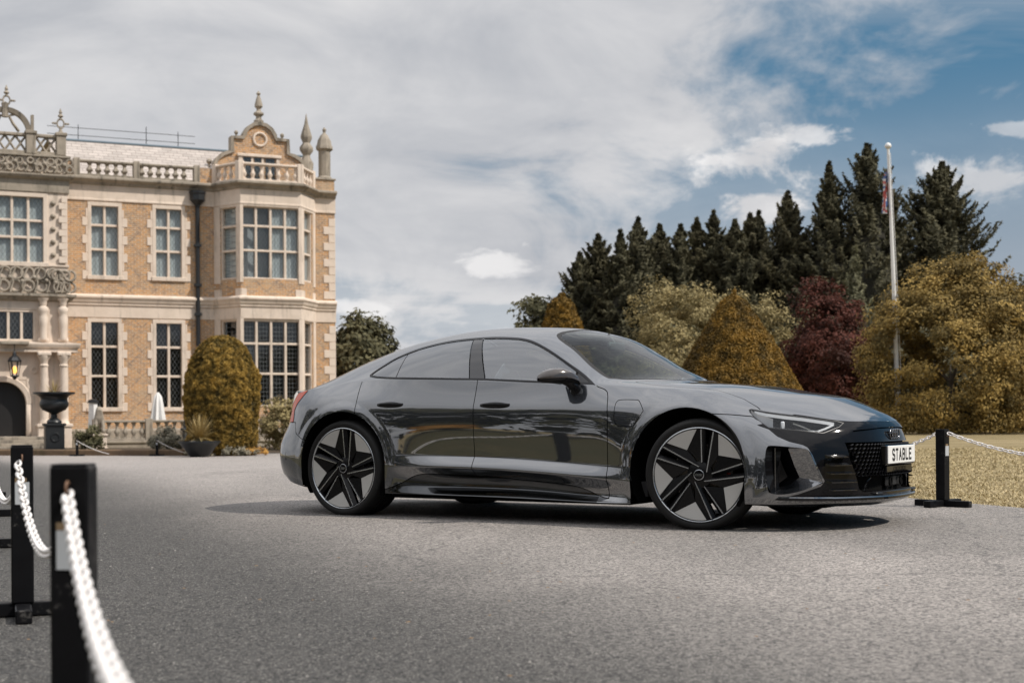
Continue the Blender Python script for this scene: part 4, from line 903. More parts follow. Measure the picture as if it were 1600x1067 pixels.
    RB = [(-2.6,.70),(-1.951,.700),(-1.938,.65),(-1.925,.615),(-1.855,.579),(-1.76,.558),(-1.6,.55),(-1.6,0),(-2.6,0)]
    q, rest = rest.both(np.where((X(rest) < -1.6), sdf(RB, X(rest), Z(rest)), -.3), g); P['rear_bumper'] = q
    # doors
    low = crom([(-1.09,.20),(-.985,.235),(-.915,.262),(-.83,.305),(-.747,.325),(-.6,.328),(-.173,.318),(.009,.306),(.30,.287),(.499,.268),(.60,.243),(.676,.214),(.72,.20),(.78,.19)], 3)
    RD = [(p[0], p[1]) for p in low if p[0] < -.30]+[(-.292,.318),(-.290,.516),(-.303,.814),(-.299,.974),(-.30,1.4),(-1.36,1.4),(-1.338,.955),(-1.329,.865),(-1.322,.70),(-1.30,.2)]
    FD = [(-.292,.318)]+[(p[0], p[1]) for p in low if p[0] > -.28]+[(.779,.20),(.779,.227),(.776,.60),(.774,.731),(.757,.86),(.745,.893),(.72,.911),(.66,.93),(.64,.98),(.60,1.4),(-.30,1.4),(-.299,.974),(-.303,.814),(-.290,.516)]
    def selDoor(m, poly): return np.where(up(m) < .6, np.minimum(sdf(poly, X(m), Z(m)), (.0+.6-up(m))*.03), -.3)
    q, rest = rest.both(selDoor(rest, RD), g); P['rear_door'] = q
    q, rest = rest.both(selDoor(rest, FD), g); P['front_door'] = q
    # charge flap, front fender, sill, roof+quarter
    FL = crom([(.835,.832),(.867,.839),(.97,.837),(.995,.828),(1.033,.772),(1.03,.755),(.972,.672),(.955,.665),(.867,.665),(.845,.675),(.824,.71),(.823,.80)], 3, True)
    q, rest = rest.both(sdf(FL, X(rest), Z(rest)), .0022); P['charge_flap'] = q
    q, rest = rest.both(np.where(X(rest) > .62, np.minimum(np.minimum(X(rest)-.70, .3), (.93+.0*X(rest)-Z(rest))*1.), -.3), 0); P['front_fender'] = q
    q, rest = rest.both(np.minimum(.34-Z(rest), 1.1-np.abs(X(rest))), 0); P['sill'] = q
    P['shell'] = rest
    return full, P, X, Sx, Z
FULL, P, _X, _S, _Z = build_body()
for sg, sd in ((-1, 'right'), (1, 'left')):
    for nm, key in (('rear_door', 'rear_door'), ('front_door', 'front_door'), ('front_fender', 'front_fender'), ('sill', 'sill')):
        o = pm_obj(nm, [P[key]], CM['sillp' if nm == 'sill' else 'paint'], sides=(sg,))
        if nm == 'front_fender': pm_obj('charge_flap', [P['charge_flap']], CM['paint'], o, sides=(sg,))
    pm_obj('window_trim', [P['trim']], CM['gloss'], off=.002, sides=(sg,))
    for nm in ('quarter_glass', 'rear_side_glass', 'front_side_glass'): pm_obj(nm, [P[nm]], CM['fglass' if nm[0] == 'f' else 'sglass'], sides=(sg,), off=-.002)
    pm_obj('pillar_cover', [P['b_pillar']], CM['pillar'], sides=(sg,), off=-.001)
    pm_obj('mirror_triangle', [P['mirror_triangle']], CM['satin'], sides=(sg,))
    pm_obj('tail_lamp', [P['tail']], CM['tail'], sides=(sg,), off=.003)
both = (-1, 1)
pm_obj('body_shell', [P['shell']], CM['paint'], sides=both)
pm_obj('bonnet', [P['bonnet']], CM['paint'], sides=both)
FB = pm_obj('front_bumper', [P['front_bumper']], CM['paint'], sides=both)
pm_obj('rear_bumper', [P['rear_bumper']], CM['paint'], sides=both)
pm_obj('windscreen', [P['windscreen']], CM['wglass'], sides=both, off=-.002)
pm_obj('windscreen_border', [P['ws_frit']], CM['black'], sides=both, off=-.002)
pm_obj('rear_window', [P['rear_glass']], CM['sglass'], sides=both, off=-.002)
pm_obj('rear_window_border', [P['rg_frit']], CM['gloss'], sides=both, off=-.002)
pm_obj('front_mask', [P['front_mask']], CM['gloss'], sides=both, off=-.001)
pm_obj('grille_panel', [P['grille_panel']], CM['gloss'], sides=both, off=-.012)
# dark shell behind the panel gaps
def inner_shell():
    m = FULL
    DL = (_Z(m) > .9) & (_S(m) > .5)
    keep = [P[k] for k in ('rear_door', 'front_door', 'front_fender', 'sill', 'shell', 'front_bumper', 'rear_bumper', 'charge_flap', 'bonnet')]
    f2 = FULL.clip(np.where(_X(FULL) > 1.72, -1., 1.))
    f2 = f2.clip(np.where(f2.V[:, 6] > -.4, -1, 1.))
    pm_obj('inner_shell', [f2], CM['void'], sides=both, off=-.012)
inner_shell()
# --- arch liners, underbody, cabin
for sg in both:
    for cx, cz, R in ARCH:
        mb = MB(); n = 40
        a = [math.pi*(1.18-1.36*k/n) for k in range(n+1)]
        A = [(cx+R*1.0*math.cos(t), .955*sg, cz+R*math.sin(t)) for t in a]; A2 = [(cx+(R+.012)*math.cos(t), .93*sg, cz+(R+.012)*math.sin(t)) for t in a]
        B = [(cx+(R+.012)*math.cos(t), .55*sg, cz+(R+.012)*math.sin(t)) for t in a]
        k = n+1; V = A+A2+B+[(cx, .55*sg, cz)]
        F = [(i, i+1, k+i+1, k+i) for i in range(n)]+[(k+i, k+i+1, 2*k+i+1, 2*k+i) for i in range(n)]+[(2*k+i, 2*k+i+1, 3*k) for i in range(n)]
        mb.add(V, F); mb.build('arch_liner', CM['void'], CAR, 40)
u = MB(); u.box((-2.10, -.62, .20), (-1.87, .62, .27)); u.box((-1.03, -.90, .15), (.92, .90, .20)); u.box((1.77, -.62, .150), (2.15, .62, .20)); u.box((-1.9, -.55, .16), (1.8, .55, .21))
u.build('underbody', CM['void'], CAR)
c = MB(); c.box((-1.6, -.80, .20), (1.0, .80, .30)); c.box((.62, -.70, .55), (.98, .70, .90), .05); c.box((-1.75, -.66, .72), (-1.15, .66, .93), .03)
for sg in both: c.box((-1.2, .80*sg, .3), (.7, .84*sg, .93), .01)
c.build('cabin_tub', CM['dash'], CAR)
for xs, ys in ((.0, -.38), (.0, .38), (-.85, -.36), (-.85, .36)):
    s = MB(); k = 1 if xs > -.5 else .9
    s.box((xs-.05, ys-.24, .42), (xs+.48, ys+.24, .58), .06)
    s.obox(Matrix.Translation((xs-.05, ys, .50)) @ Matrix.Rotation(R_(-20), 4, 'Y'), (-.12, -.24, 0), (.02, .24, .56*k), .05)
    s.obox(Matrix.Translation((xs-.25*k, ys, 1.05*k+.02)) @ Matrix.Rotation(R_(-14), 4, 'Y'), (-.07, -.13, 0), (.03, .13, .19), .04)
    s.build('seat', CM['seat'], CAR, 40)
s = MB(); Ms = Matrix.Translation((.52, -.38, .84)) @ Matrix.Rotation(R_(65), 4, 'Y'); s.torus(.18, .016, 32, 8, Ms); s.obox(Ms, (-.17, -.02, -.02), (.17, .02, .0), .01); s.obox(Ms, (-.05, -.06, -.03), (.06, .06, .01), .02)
s.build('steering_wheel', CM['seat'], CAR, 40)
s = MB(); s.obox(Matrix.Translation((.33, 0, 1.235)), (-.01, -.12, -.03), (.02, .12, .035), .012); s.tube([(.33, 0, 1.25), (.27, 0, 1.33)], .012); s.build('rear_view_mirror', CM['black'], CAR, 40)
# --- wheels
def make_wheel(rear):
    root = bpy.data.objects.new('wheel', None); COL.objects.link(root); root.parent = CAR; root.empty_display_size = .1
    My = Matrix.Rotation(R_(90), 4, 'X')        # lathe axis z -> -y (outward, right side)
    W = .29 if rear else .262
    t = MB(); g = [(.300,-.012),(.304,.0),(.312,.005),(.326,.007),(.340,.003),(.350,-.010),(.3555,-.026),(.358,-.048)]
    mid = []
    for q in (.26, .42, .58, .74):
        y = -.048-(W-.09)*q; mid += [(.358, y+.007), (.350, y+.006), (.350, y-.006), (.358, y-.007)]
    g = g+mid+[(.358,-W+.045),(.355,-W+.02),(.33,-W),(.30,-W+.01)]
    t.lathe(g, 96, My, False); t.build('tyre', CM['rubber'], root, 40)
    # shallow shoulder sipes as real cuts
    r = MB(); r.lathe([(.3015,-.004),(.3005,.002),(.2965,.004),(.2925,.001),(.290,-.006)], 96, My, False); r.build('rim_lip', CM['silver'], root, 50)
    b = MB(); b.lathe([(.291,-.005),(.283,-.02),(.276,-.05),(.268,-.12),(.27,-.24)], 64, My, False); b.build('rim_barrel', CM['rimblack'], root, 40)
    RR = .2915
    A0, A1, B0, B1 = (.058,.985), (.058,.27), (.33,.93), (.165,.06)
    def rot(p, a): c, s = math.cos(a), math.sin(a); return (p[0]*c-p[1]*s, p[0]*s+p[1]*c)
    def P3(p, wd): return (p[0]*RR, -wd, p[1]*RR)
    for k in range(5):
        th = -2*math.pi*k/5
        rt = lambda p: rot(p, th)
        n0, n1 = rot(A0, -2*math.pi/5), rot(A1, -2*math.pi/5)
        arc = [(.985*math.cos(R_(d)), .985*math.sin(R_(d))) for d in np.linspace(63.6, 20.5, 9)]
        a0 = math.degrees(math.atan2(B0[1], B0[0])); apex = (.60*math.cos(R_(45)), .60*math.sin(R_(45)))
        # black aero facets
        f = MB(); pts = [P3(rt(B0), .000), P3(rt(arc[0]), .0), P3(rt(apex), -.017), P3(rt(B1), -.012), P3(rt(arc[-1]), 0.), P3(rt(n0), 0), P3(rt(n1), -.012), P3(rt((.21,.0)), -.016)]
        f.add(pts, [(0,1,2,3),(4,5,6,2)])
        bk = [(x, y+.02, z) for x, y, z in pts]; f.add(bk, [(3,2,1,0),(2,6,5,4)])
        f.add([pts[0],pts[3],bk[0],bk[3],pts[5],pts[6],bk[5],bk[6]], [(0,1,3,2),(5,4,6,7)])
        o = f.build('spoke_facet', CM['rimblack'], root)
        gq = MB(); gp = [P3(rt(p), .003) for p in arc]+[P3(rt(apex), -.0145)]; n = len(gp)
        gb = [(x, y+.006, z) for x, y, z in gp]
        gq.add(gp+gb, [tuple(range(n-1, -1, -1)) if False else tuple(range(n))]+[(i, n+i, n+(i+1)%n, (i+1)%n) for i in range(n)])
        gq.build('grey_blade', CM['greyblade'], o)
        # machined edges (thin bars along both spoke edges)
        e = MB()
        for p, q, w0, w1 in ((A0, A1, .006, -.008), (B0, B1, .006, -.008)):
            p, q = rt(p), rt(q); d = Vector((q[0]-p[0], 0, q[1]-p[1])).normalized(); nx = Vector((-d.z, 0, d.x))*.0042
            a, b2 = Vector(P3(p, w0)), Vector(P3(q, w1)); dp = Vector((0, .016, 0))
            vs_ = [a+nx, a-nx, b2-nx*.7, b2+nx*.7]; e.add(vs_+[v+dp for v in vs_], [(3,2,1,0),(0,1,5,4),(1,2,6,5),(2,3,7,6),(3,0,4,7)])
        e.build('machined_edge', CM['silver'], root)
        # black spoke bars and recessed web between them
        sp = MB()
        for p, q, sgn in ((A0, A1, 1), (B0, B1, -1)):
            p, q = rt(p), rt(q); d = Vector((q[0]-p[0], 0, q[1]-p[1])).normalized(); nx = Vector((-d.z, 0, d.x))*.024*sgn
            a, b2 = Vector(P3(p, .003)), Vector(P3(q, -.011)); lo = Vector((0, .022, 0)); dp = Vector((0, .05, 0))
            vs_ = [a, b2, b2+nx+lo, a+nx+lo, a+dp, b2+dp, b2+nx+dp, a+nx+dp]; sp.add(vs_, [(0,1,2,3),(0,4,5,1),(3,2,6,7),(0,3,7,4)])
        web = [P3(rt((.065,.58)), -.035), P3(rt((.255,.55)), -.035), P3(rt((.16,.05)), -.028), P3(rt((.058,.2)), -.028)]; sp.add(web, [(0,1,2,3)])
        sp.build('spoke', CM['rimblack'], root)
    h = MB(); h.lathe([(.085,-.05),(.083,-.022),(.06,-.015),(.04,-.012),(.037,-.006)], 32, My); h.build('hub', CM['rimblack'], root, 40)
    c = MB(); c.lathe([(.0335,-.01),(.0335,.001),(.030,.002),(.0295,-.001)], 32, My, False); c.build('hub_ring', CM['silver'], root, 40)
    c = MB(); c.lathe([(.030,-.004),(.029,.000),(.0005,.002)], 28, My); c.build('hub_cap', CM['gloss'], root, 40)
    c = MB()
    for i in range(4): c.torus(.0062, .0011, 18, 6, Matrix.Translation(((i-1.5)*.0092, -.0025, 0)) @ My)
    c.build('hub_emblem', CM['silver'], root, 60)
    d = MB(); d.lathe([(.06,-.10),(.10,-.10),(.195,-.10),(.195,-.118),(.06,-.118)], 56, My, False); d.build('brake_disc', CM['disc'], root, 30)
    ca = MB(); sa = 1 if rear else -1
    prof = [(.125,-.065),(.205,-.065),(.205,-.14),(.125,-.14),(.125,-.065)]
    ca.lathe(prof, 14, My, False, R_(-28), R_(28)); k = ca.build('brake_caliper', CM['caliper'], root, 40)
    if not rear:
        m = MB(); m.box((.155, .059, -.012), (.19, .064, .012)); m.build('caliper_badge', CM['red'], k)
    for o in root.children:
        if o.name.startswith('tyre'): pass
    return root
WF = make_wheel(False); WR = make_wheel(True)
def set_wheel(root, x, s, sg, steer=0.):
    piv = .20
    if sg < 0: root.matrix_local = Matrix.Translation((x, -(s-piv), .358)) @ Matrix.Rotation(steer, 4, 'Z') @ Matrix.Translation((0, -piv, 0))
    else: root.matrix_local = Matrix.Translation((x, s-piv, .358)) @ Matrix.Rotation(steer, 4, 'Z') @ Matrix.Translation((0, piv, 0)) @ Matrix.Rotation(math.pi, 4, 'Z')
W2 = copy_tree(WF, CAR); W3 = copy_tree(WR, CAR)
set_wheel(WF, 1.405, .962, -1, R_(11.5)); set_wheel(W2, 1.405, .962, 1, R_(10.5)); set_wheel(WR, -1.448, .962, -1); set_wheel(W3, -1.448, .962, 1)
def spin(root, a):
    for ch in root.children:
        if ch.name.split('.')[0] not in ('brake_caliper', 'brake_disc'): ch.matrix_local = Matrix.Rotation(a, 4, 'Y')
spin(WR, R_(-3.0))
# --- mirrors and handles
def mirror(sg):
    st = [(-.885,.00,.045,.030,.50,.955),(-.915,.0,.062,.047,.485,.972),(-.96,.0,.072,.060,.462,.984),(-1.01,0,.074,.066,.440,.990),(-1.06,0,.068,.060,.415,.989),(-1.095,0,.052,.045,.392,.985),(-1.115,0,.030,.026,.372,.981),(-1.122,0,.008,.008,.36,.979)]
    n = 28; rows = []
    for y, _, rx, rz, cx, cz in st:
        row = []
        for k in range(n):
            t = 2*math.pi*k/n; ct, s_ = math.cos(t), math.sin(t)
            ex = math.copysign(abs(ct)**.75, ct); ez = math.copysign(abs(s_)**.8, s_)
            z = cz+rz*(ez if ez > 0 else ez*.62); row.append((cx+rx*ex, -y*sg, z))
        rows.append(row)
    def loft(mb, ks, off=0.):
        V = [p for r in rows for p in (r[k % n] for k in ks)]; m = len(ks)
        mb.add(V, [(i*m+j, i*m+j+1, (i+1)*m+j+1, (i+1)*m+j) for i in range(len(rows)-1) for j in range(m-1)])
    root = MB(); loft(root, list(range(n//2-0, n+1))); root.add(rows[0], [tuple(range(n))])
    o = root.build('door_mirror', CM['gloss'], CAR, 50)
    c = MB(); loft(c, list(range(0, n//2+1))); c.build('mirror_cap', CM['cap'], o, 60)
    f = MB(); f.tube([(.50, .86*sg, .905), (.505, .90*sg, .93), (.49, .945*sg, .962), (.47, .98*sg, .975)], [.045, .036, .032, .03], 12); f.build('mirror_foot', CM['gloss'], o, 60)
    g = MB(); y0, y1 = .90*sg, 1.10*sg; g.add([(.405, y0, .945), (.385-.045, y1, .965), (.34, y1, 1.005), (.395, y0, 1.02)], [(0,1,2,3)]); g.build('mirror_glass', CM['chrome'], o)
for sg in both: mirror(sg)
def handle(x0, x1, z, s0, s1, sg, nm='door_handle'):
    mb = MB(); L = x1-x0; pts = []
    for i in range(9):
        t = i/8; x = x0+L*t; s = s0+(s1-s0)*t+.022*math.sin(math.pi*min(max(t*1.1-.05, 0), 1))**.5
        pts.append((x, s*sg, z+.003*math.sin(math.pi*t)))
    n = 10; V = []
    for i, p in enumerate(pts):
        k = .35+.65*math.sin(math.pi*(i+.6)/9.2)**.5
        for j in range(n):
            a = 2*math.pi*j/n; V.append((p[0], p[1]+.011*k*math.cos(a)*sg, p[2]+.017*k*math.sin(a)))
    mb.add(V, [(i*n+j, i*n+(j+1)%n, (i+1)*n+(j+1)%n, (i+1)*n+j) for i in range(8) for j in range(n)]+[tuple(range(n)), tuple(range(8*n, 9*n))])
    o = mb.build(nm, CM['gloss'], CAR, 60)
    r = MB(); rr = [((x0+.025+(L-.05)*.5)+(L*.5)*math.cos(2*math.pi*k/20), ((s0+s1)/2+.0015)*sg, z-.004+.026*math.sin(2*math.pi*k/20)) for k in range(20)]
    r.add(rr, [tuple(range(20))] if sg < 0 else [tuple(range(19, -1, -1))])
    rr2 = [(p[0], ((s0+(s1-s0)*min(max((p[0]-x0)/L, 0), 1))+.0035)*sg, p[2]) for p in rr]; r2 = MB(); r2.add(rr2, [tuple(range(20))]); r2.build('handle_recess_shade', CM['void'], o)  # flat black oval: shade of the hollow put into its colour
for sg in both:
    handle(-1.14, -.915, .823, .937, .925, sg); handle(-.245, -.005, .812, .9165, .9155, sg)
# --- headlamps, intakes, grille, plate, splitter, tail details
def on_front(s, z):
    """x of the body at lateral s and height z on the nose"""
    m = (np.abs(FULLV[:, 1]-s) < .012) & (np.abs(FULLV[:, 2]-z) < .012) & (FULLV[:, 0] > 1.7)
    return float(FULLV[m, 0].mean()) if m.any() else 2.3
FULLV = FULL.V
def nearest(x, z):
    d = np.hypot(FULLV[:, 0]-x, FULLV[:, 2]-z)+(FULLV[:, 6] > .3)*9+(FULLV[:, 1] < .05)*9
    v = FULLV[d.argmin()]; return Vector(v[:3]), Vector(v[3:6]).normalized()
def sfix(p, sg): return (p[0], p[1]*sg, p[2])
for sg in both:
    lamp = pm_obj('headlamp', [P['lamp_lens']], CM['lens'], sides=(sg,), off=-.001)
    pm_obj('lamp_seal', [P['lamp_trim']], CM['satin'], lamp, sides=(sg,), off=-.002)
    pm_obj('lamp_housing', [P['lamp_lens']], CM['gloss'], lamp, sides=(sg,), off=-.055)
    def strip(name, pts, wid, mt, depth=-.02, dirn=None):
        mb = MB(); V = []
        for (x, z) in pts:
            p, n = nearest(x, z); q = p+n*depth; V += [(q.x, q.y*sg, q.z+wid/2), (q.x, q.y*sg, q.z-wid/2)]
        k = len(pts); V2 = []
        for (x, z), (a, b) in zip(pts, [(V[2*i], V[2*i+1]) for i in range(k)]):
            p, n = nearest(x, z); V2 += [(a[0]-n.x*.02, a[1]-n.y*.02*sg, a[2]), (b[0]-n.x*.02, b[1]-n.y*.02*sg, b[2])]
        F = [(2*i, 2*i+1, 2*i+3, 2*i+2) for i in range(k-1)]; o = 2*k
        F += [(2*i, 2*i+2, o+2*i+2, o+2*i) for i in range(k-1)]+[(2*i+1, o+2*i+1, o+2*i+3, 2*i+3) for i in range(k-1)]+[(0, o, o+1, 1), (2*k-2, 2*k-1, o+2*k-1, o+2*k-2)]
        mb.add(V+V2, F); mb.build(name, mt, lamp)
    strip('daylight_strip', [(1.77,.752),(1.84,.737),(1.93,.722),(2.03,.707),(2.12,.692),(2.19,.678)], .020, CM['drl'], -.007)
    strip('daylight_strip', [(2.19,.674),(2.16,.650),(2.13,.636),(2.08,.634)], .010, CM['drl'], -.012)
    strip('reflector', [(1.755,.738),(1.80,.716),(1.84,.700),(1.885,.684)], .060, CM['wing'], -.012)
    strip('lamp_bezel', [(1.86,.660),(1.95,.649),(2.04,.642),(2.13,.632)], .008, CM['bright'], -.012)
    strip('reflector', [(1.99,.692),(2.04,.672),(2.09,.650),(2.12,.640)], .009, CM['bright'], -.022)
    for x, z, w_ in ((1.94, .686, .024),):
        p, n = nearest(x, z); q = p-n*.028; b = MB()
        b.obox(Matrix.Translation((q.x, q.y*sg, q.z)) @ Matrix.Rotation(-sg*.55 if sg < 0 else .55*-1, 4, 'Z'), (-.011, -.012, -w_), (.011, .012, w_), .005); b.build('lamp_projector', CM['drl'], lamp, 40)
    # air curtain intake in the bumper corner: painted funnel with a black slot
    out = [(1.88,.535),(1.94,.543),(2.008,.537),(2.095,.521),(2.117,.485),(2.146,.40),(2.174,.315),(2.145,.294),(2.062,.259),(1.977,.242),(1.908,.249),(1.885,.30),(1.877,.391),(1.873,.48)]
    O = [nearest(x, z)[0] for x, z in out]
    inn = [(1.935,.803,.522),(1.95,.80,.523),(1.965,.79,.523),(1.972,.78,.521),(1.985,.772,.48),(2.005,.757,.41),(2.03,.742,.345),(2.01,.755,.325),(1.975,.775,.295),(1.945,.80,.272),(1.925,.815,.270),(1.925,.815,.31),(1.928,.81,.39),(1.93,.806,.47)]
    fn = MB(); n = len(out); V = [sfix(p, sg) for p in O]+[sfix(p, sg) for p in inn]
    paint_f = [i for i in range(n) if i not in (10, 11, 12, 13, 0, 1)]
    fn.add(V, [((i, (i+1) % n, n+(i+1) % n, n+i)) for i in paint_f]); fn.build('intake_funnel', CM['paint'], FB, 25)
    bk = MB(); bk.add(V, [((i, (i+1) % n, n+(i+1) % n, n+i)) for i in range(n) if i not in paint_f]); bk.build('intake_cheek', CM['gloss'], FB, 30); bk = MB()
    dp = [(p[0]-.10, p[1]-.05, p[2]) for p in inn]; V2 = [sfix(p, sg) for p in inn+dp]
    bk.add(V2, [((i, (i+1) % n, n+(i+1) % n, n+i)) for i in range(n)]+[tuple(range(n, 2*n))]); bk.build('intake_slot', CM['gloss'], FB, 30)
    vn = MB(); vn.add([sfix(p, sg) for p in ((1.915,.862,.528),(1.915,.862,.262),(1.905,.83,.262),(1.905,.83,.528),(1.921,.860,.528),(1.921,.860,.262),(1.911,.828,.262),(1.911,.828,.528))], [(0,1,2,3),(7,6,5,4),(0,4,5,1),(3,2,6,7),(0,3,7,4),(1,5,6,2)]); vn.build('intake_vane', CM['chrome'], FB)
    # fins beside the grille
    for z, s0, s1 in ((.474,.60,.70),(.423,.585,.705),(.371,.565,.705),(.318,.55,.70),(.268,.53,.68)):
        mb = MB(); V = []
        ss = np.linspace(s0, s1, 8)
        for s in ss:
            x = on_front(s, z); k = .040 if z > .28 else .026
            V += [(x+k*.9-.004, (s+.012)*sg, z-.002), (x-.05, s*sg, z+.022), (x-.05, s*sg, z-.012), (x+k*.9-.004, (s+.012)*sg, z-.007)]
        F = []
        for i in range(7): F += [(4*i+j, 4*i+(j+1) % 4, 4*i+4+(j+1) % 4, 4*i+4+j) for j in range(4)]
        F += [(0,1,2,3), (31,30,29,28)]; mb.add(V, F); mb.build('bumper_fin', CM['pillar'], FB)
# splitter lip following the lower edge
def splitter():
    pts = []
    for s in np.linspace(0, .66, 15): pts.append((on_front(s, .215), s, .208+.004*s))
    for x in np.linspace(2.2, 1.93, 8):
        p, n = nearest(x, .215); pts.append((p.x, p.y, .212+.06*(2.2-x)*.4))
    line = [(x, -s, z) for x, s, z in pts[::-1]]+[(x, s, z) for x, s, z in pts[1:]]
    mb = MB(); V = []; n = len(line)
    for i, p in enumerate(line):
        a = Vector(line[max(i-1, 0)]); b = Vector(line[min(i+1, n-1)]); d = (b-a); d.z = 0; d.normalize(); o = Vector((d.y, -d.x, 0)); 
        if o.x < 0 and abs(p[1]) < .6: o = -o
        if abs(p[1]) >= .6 and o.y*p[1] < 0: o = -o
        e = min(i, n-1-i)/6; e = min(1, e)
        q = Vector(p); V += [q+o*.028*e+Vector((0,0,.004)), q-o*.03+Vector((0,0,.010)), q-o*.03-Vector((0,0,.02)), q+o*.028*e-Vector((0,0,.010))]
    F = []
    for i in range(n-1): F += [(4*i+j, 4*i+(j+1) % 4, 4*i+4+(j+1) % 4, 4*i+4+j) for j in range(4)]
    mb.add(V, F); mb.build('front_splitter', CM['gloss'], CAR, 30)
    # bright line on top of the splitter
    mb = MB(); V = []
    for i, p in enumerate(line):
        a = Vector(line[max(i-1, 0)]); b = Vector(line[min(i+1, n-1)]); d = (b-a); d.z = 0; d.normalize(); o = Vector((d.y, -d.x, 0))
        if o.x < 0 and abs(p[1]) < .6: o = -o
        if abs(p[1]) >= .6 and o.y*p[1] < 0: o = -o
        e = min(1, min(i, n-1-i)/6); q = Vector(p); V += [q+o*.026*e+Vector((0,0,.0115)), q-o*.004+Vector((0,0,.0145)), q+o*.029*e+Vector((0,0,.0035))]
    F = [f for i in range(n-1) for f in ((3*i, 3*i+3, 3*i+4, 3*i+1), (3*i, 3*i+2, 3*i+5, 3*i+3))]
    mb.add(V, F); mb.build('splitter_blade', CM['paint'], CAR, 30)
splitter()
# honeycomb grille, recessed backing, sensors, plate, rings
gz = P['grille_zone']
pm_obj('grille_backing', [gz], CM['void'], sides=both, off=-.07)
def honey():
    mb = MB(); h = .0165; GRP = [(.20,.555),(.553,.555),(.548,.45),(.515,.345),(0,.345)]
    zs = np.arange(.36, .556, h*1.5)
    for r, z in enumerate(zs):
        for c in range(-19, 20):
            s = (c+.5*(r % 2))*h*1.9; a_ = abs(s)
            if a_ > .55-(.56-z)*.18: continue
            if abs(s) < .27 and .425 < z < .525: continue
            x = on_front(a_, z); t = 1e-3
            xs = (on_front(a_+.03, z)-on_front(max(a_-.03, 0), z))/.06 if a_ > .03 else 0.
            V = []
            for rr, dx in ((1.0, -.012), (.78, -.004), (.74, -.034)):
                for k in range(6):
                    an = math.pi/6+k*math.pi/3; ds = rr*h*1.1*math.cos(an); dz = rr*h*math.sin(an)
                    V.append((x+dx+xs*ds*(1 if s > 0 else -1), s+ds, z+dz))
            F = []
            for k in range(6):
                j = (k+1) % 6; F += [(k, j, 6+j, 6+k), (6+k, 6+j, 12+j, 12+k)]
            mb.add(V, F)
    tag(mb.build('honeycomb_grille', CM['gloss'], CAR), kind='stuff')
honey()
xg = on_front(0, .3)
for sg in both:
    mb = MB(); mb.box((2.36, .06*sg, .262), (2.395, .155*sg, .345), .015); mb.build('parking_sensor_housing', CM['black'], CAR, 30)
for sg in both:
    q = MB(); q.lathe([(.030, 0), (.030, .008), (.022, .010), (.020, .004)], 20, Matrix.Translation((2.395, .108*sg, .303)) @ Matrix.Rotation(R_(90), 4, 'Y')); q.build('sensor_ring', CM['void'], CAR, 40)
q = MB(); q.box((2.36, -.04, .268), (2.39, .04, .34), .01); q.build('radar_cover', CM['black'], CAR, 30)
q = MB(); q.box((2.28, -.40, .228), (2.41, .40, .243), .006); q.build('lower_grille_shelf', CM['satin'], CAR)
for sg in both:
    q = MB(); q.tube([(2.35, .36*sg, .335), (2.34, .40*sg, .31), (2.33, .42*sg, .25)], .007); q.build('grille_strut', CM['gloss'], CAR)
# plate
PX, PZ = 2.437, .475
pl = MB(); pl.box((PX-.004, -.275, PZ-.057), (PX+.004, .275, PZ+.057), .003); PLATE = pl.build('number_plate', CM['plate'], CAR, label='white number plate with black letters')
pl = MB(); pl.box((PX-.04, -.30, PZ-.066), (PX-.005, .29, PZ+.062), .006); pl.build('plate_holder', CM['gloss'], CAR)
pl = MB(); pl.box((PX-.05, -.26, PZ-.115), (PX-.012, .26, PZ-.068), .006); pl.build('plate_support', CM['gloss'], CAR)
GLY = {'S': [[(1,.86),(.8,1),(.2,1),(0,.86),(0,.64),(.2,.53),(.8,.47),(1,.36),(1,.14),(.8,0),(.2,0),(0,.14)]], 'T': [[(0,1),(1,1)],[(.5,1),(.5,0)]], 'A': [[(0,0),(.5,1),(1,0)],[(.2,.34),(.8,.34)]],
       'B': [[(0,0),(0,1),(.75,1),(.95,.88),(.95,.64),(.75,.53),(0,.53)],[(.75,.53),(1,.4),(1,.12),(.8,0),(0,0)]], 'L': [[(0,1),(0,0),(1,0)]], 'E': [[(1,1),(0,1),(0,0),(1,0)],[(0,.52),(.85,.52)]]}
def letters(txt, w_, h_, st, gap):
    mb = MB(); tot = len(txt)*w_+(len(txt)-1)*gap
    for i, ch in enumerate(txt):
        y0 = -tot/2+i*(w_+gap)
        for line in GLY[ch]:
            pts = [(y0+st/2+a*(w_-st), -h_/2+st/2+b*(h_-st)) for a, b in line]
            for j in range(len(pts)-1):
                a = Vector(pts[j]); b = Vector(pts[j+1]); d = (b-a).normalized(); n = Vector((-d.y, d.x))*st/2; a2 = a-d*st*.45; b2 = b+d*st*.45
                x = PX+.0048+.00015*j
                mb.add([(x, (a2-n).x, PZ+(a2-n).y), (x, (b2-n).x, PZ+(b2-n).y), (x, (b2+n).x, PZ+(b2+n).y), (x, (a2+n).x, PZ+(a2+n).y)], [(0,1,2,3)])
    return mb
letters('STABLE', .054, .080, .015, .0145).build('plate_lettering', CM['ink'], PLATE)
# four-ring emblem on the nose panel
em = MB()
for i in range(4): em.torus(.030, .0048, 28, 8, Matrix.Translation((on_front(abs((i-1.5)*.044), .605)+.002, (i-1.5)*.044, .605)) @ Matrix.Rotation(R_(90), 4, 'Y') @ Matrix.Rotation(0, 4, 'X'))
em.build('front_emblem', CM['chrome'], CAR, 60)
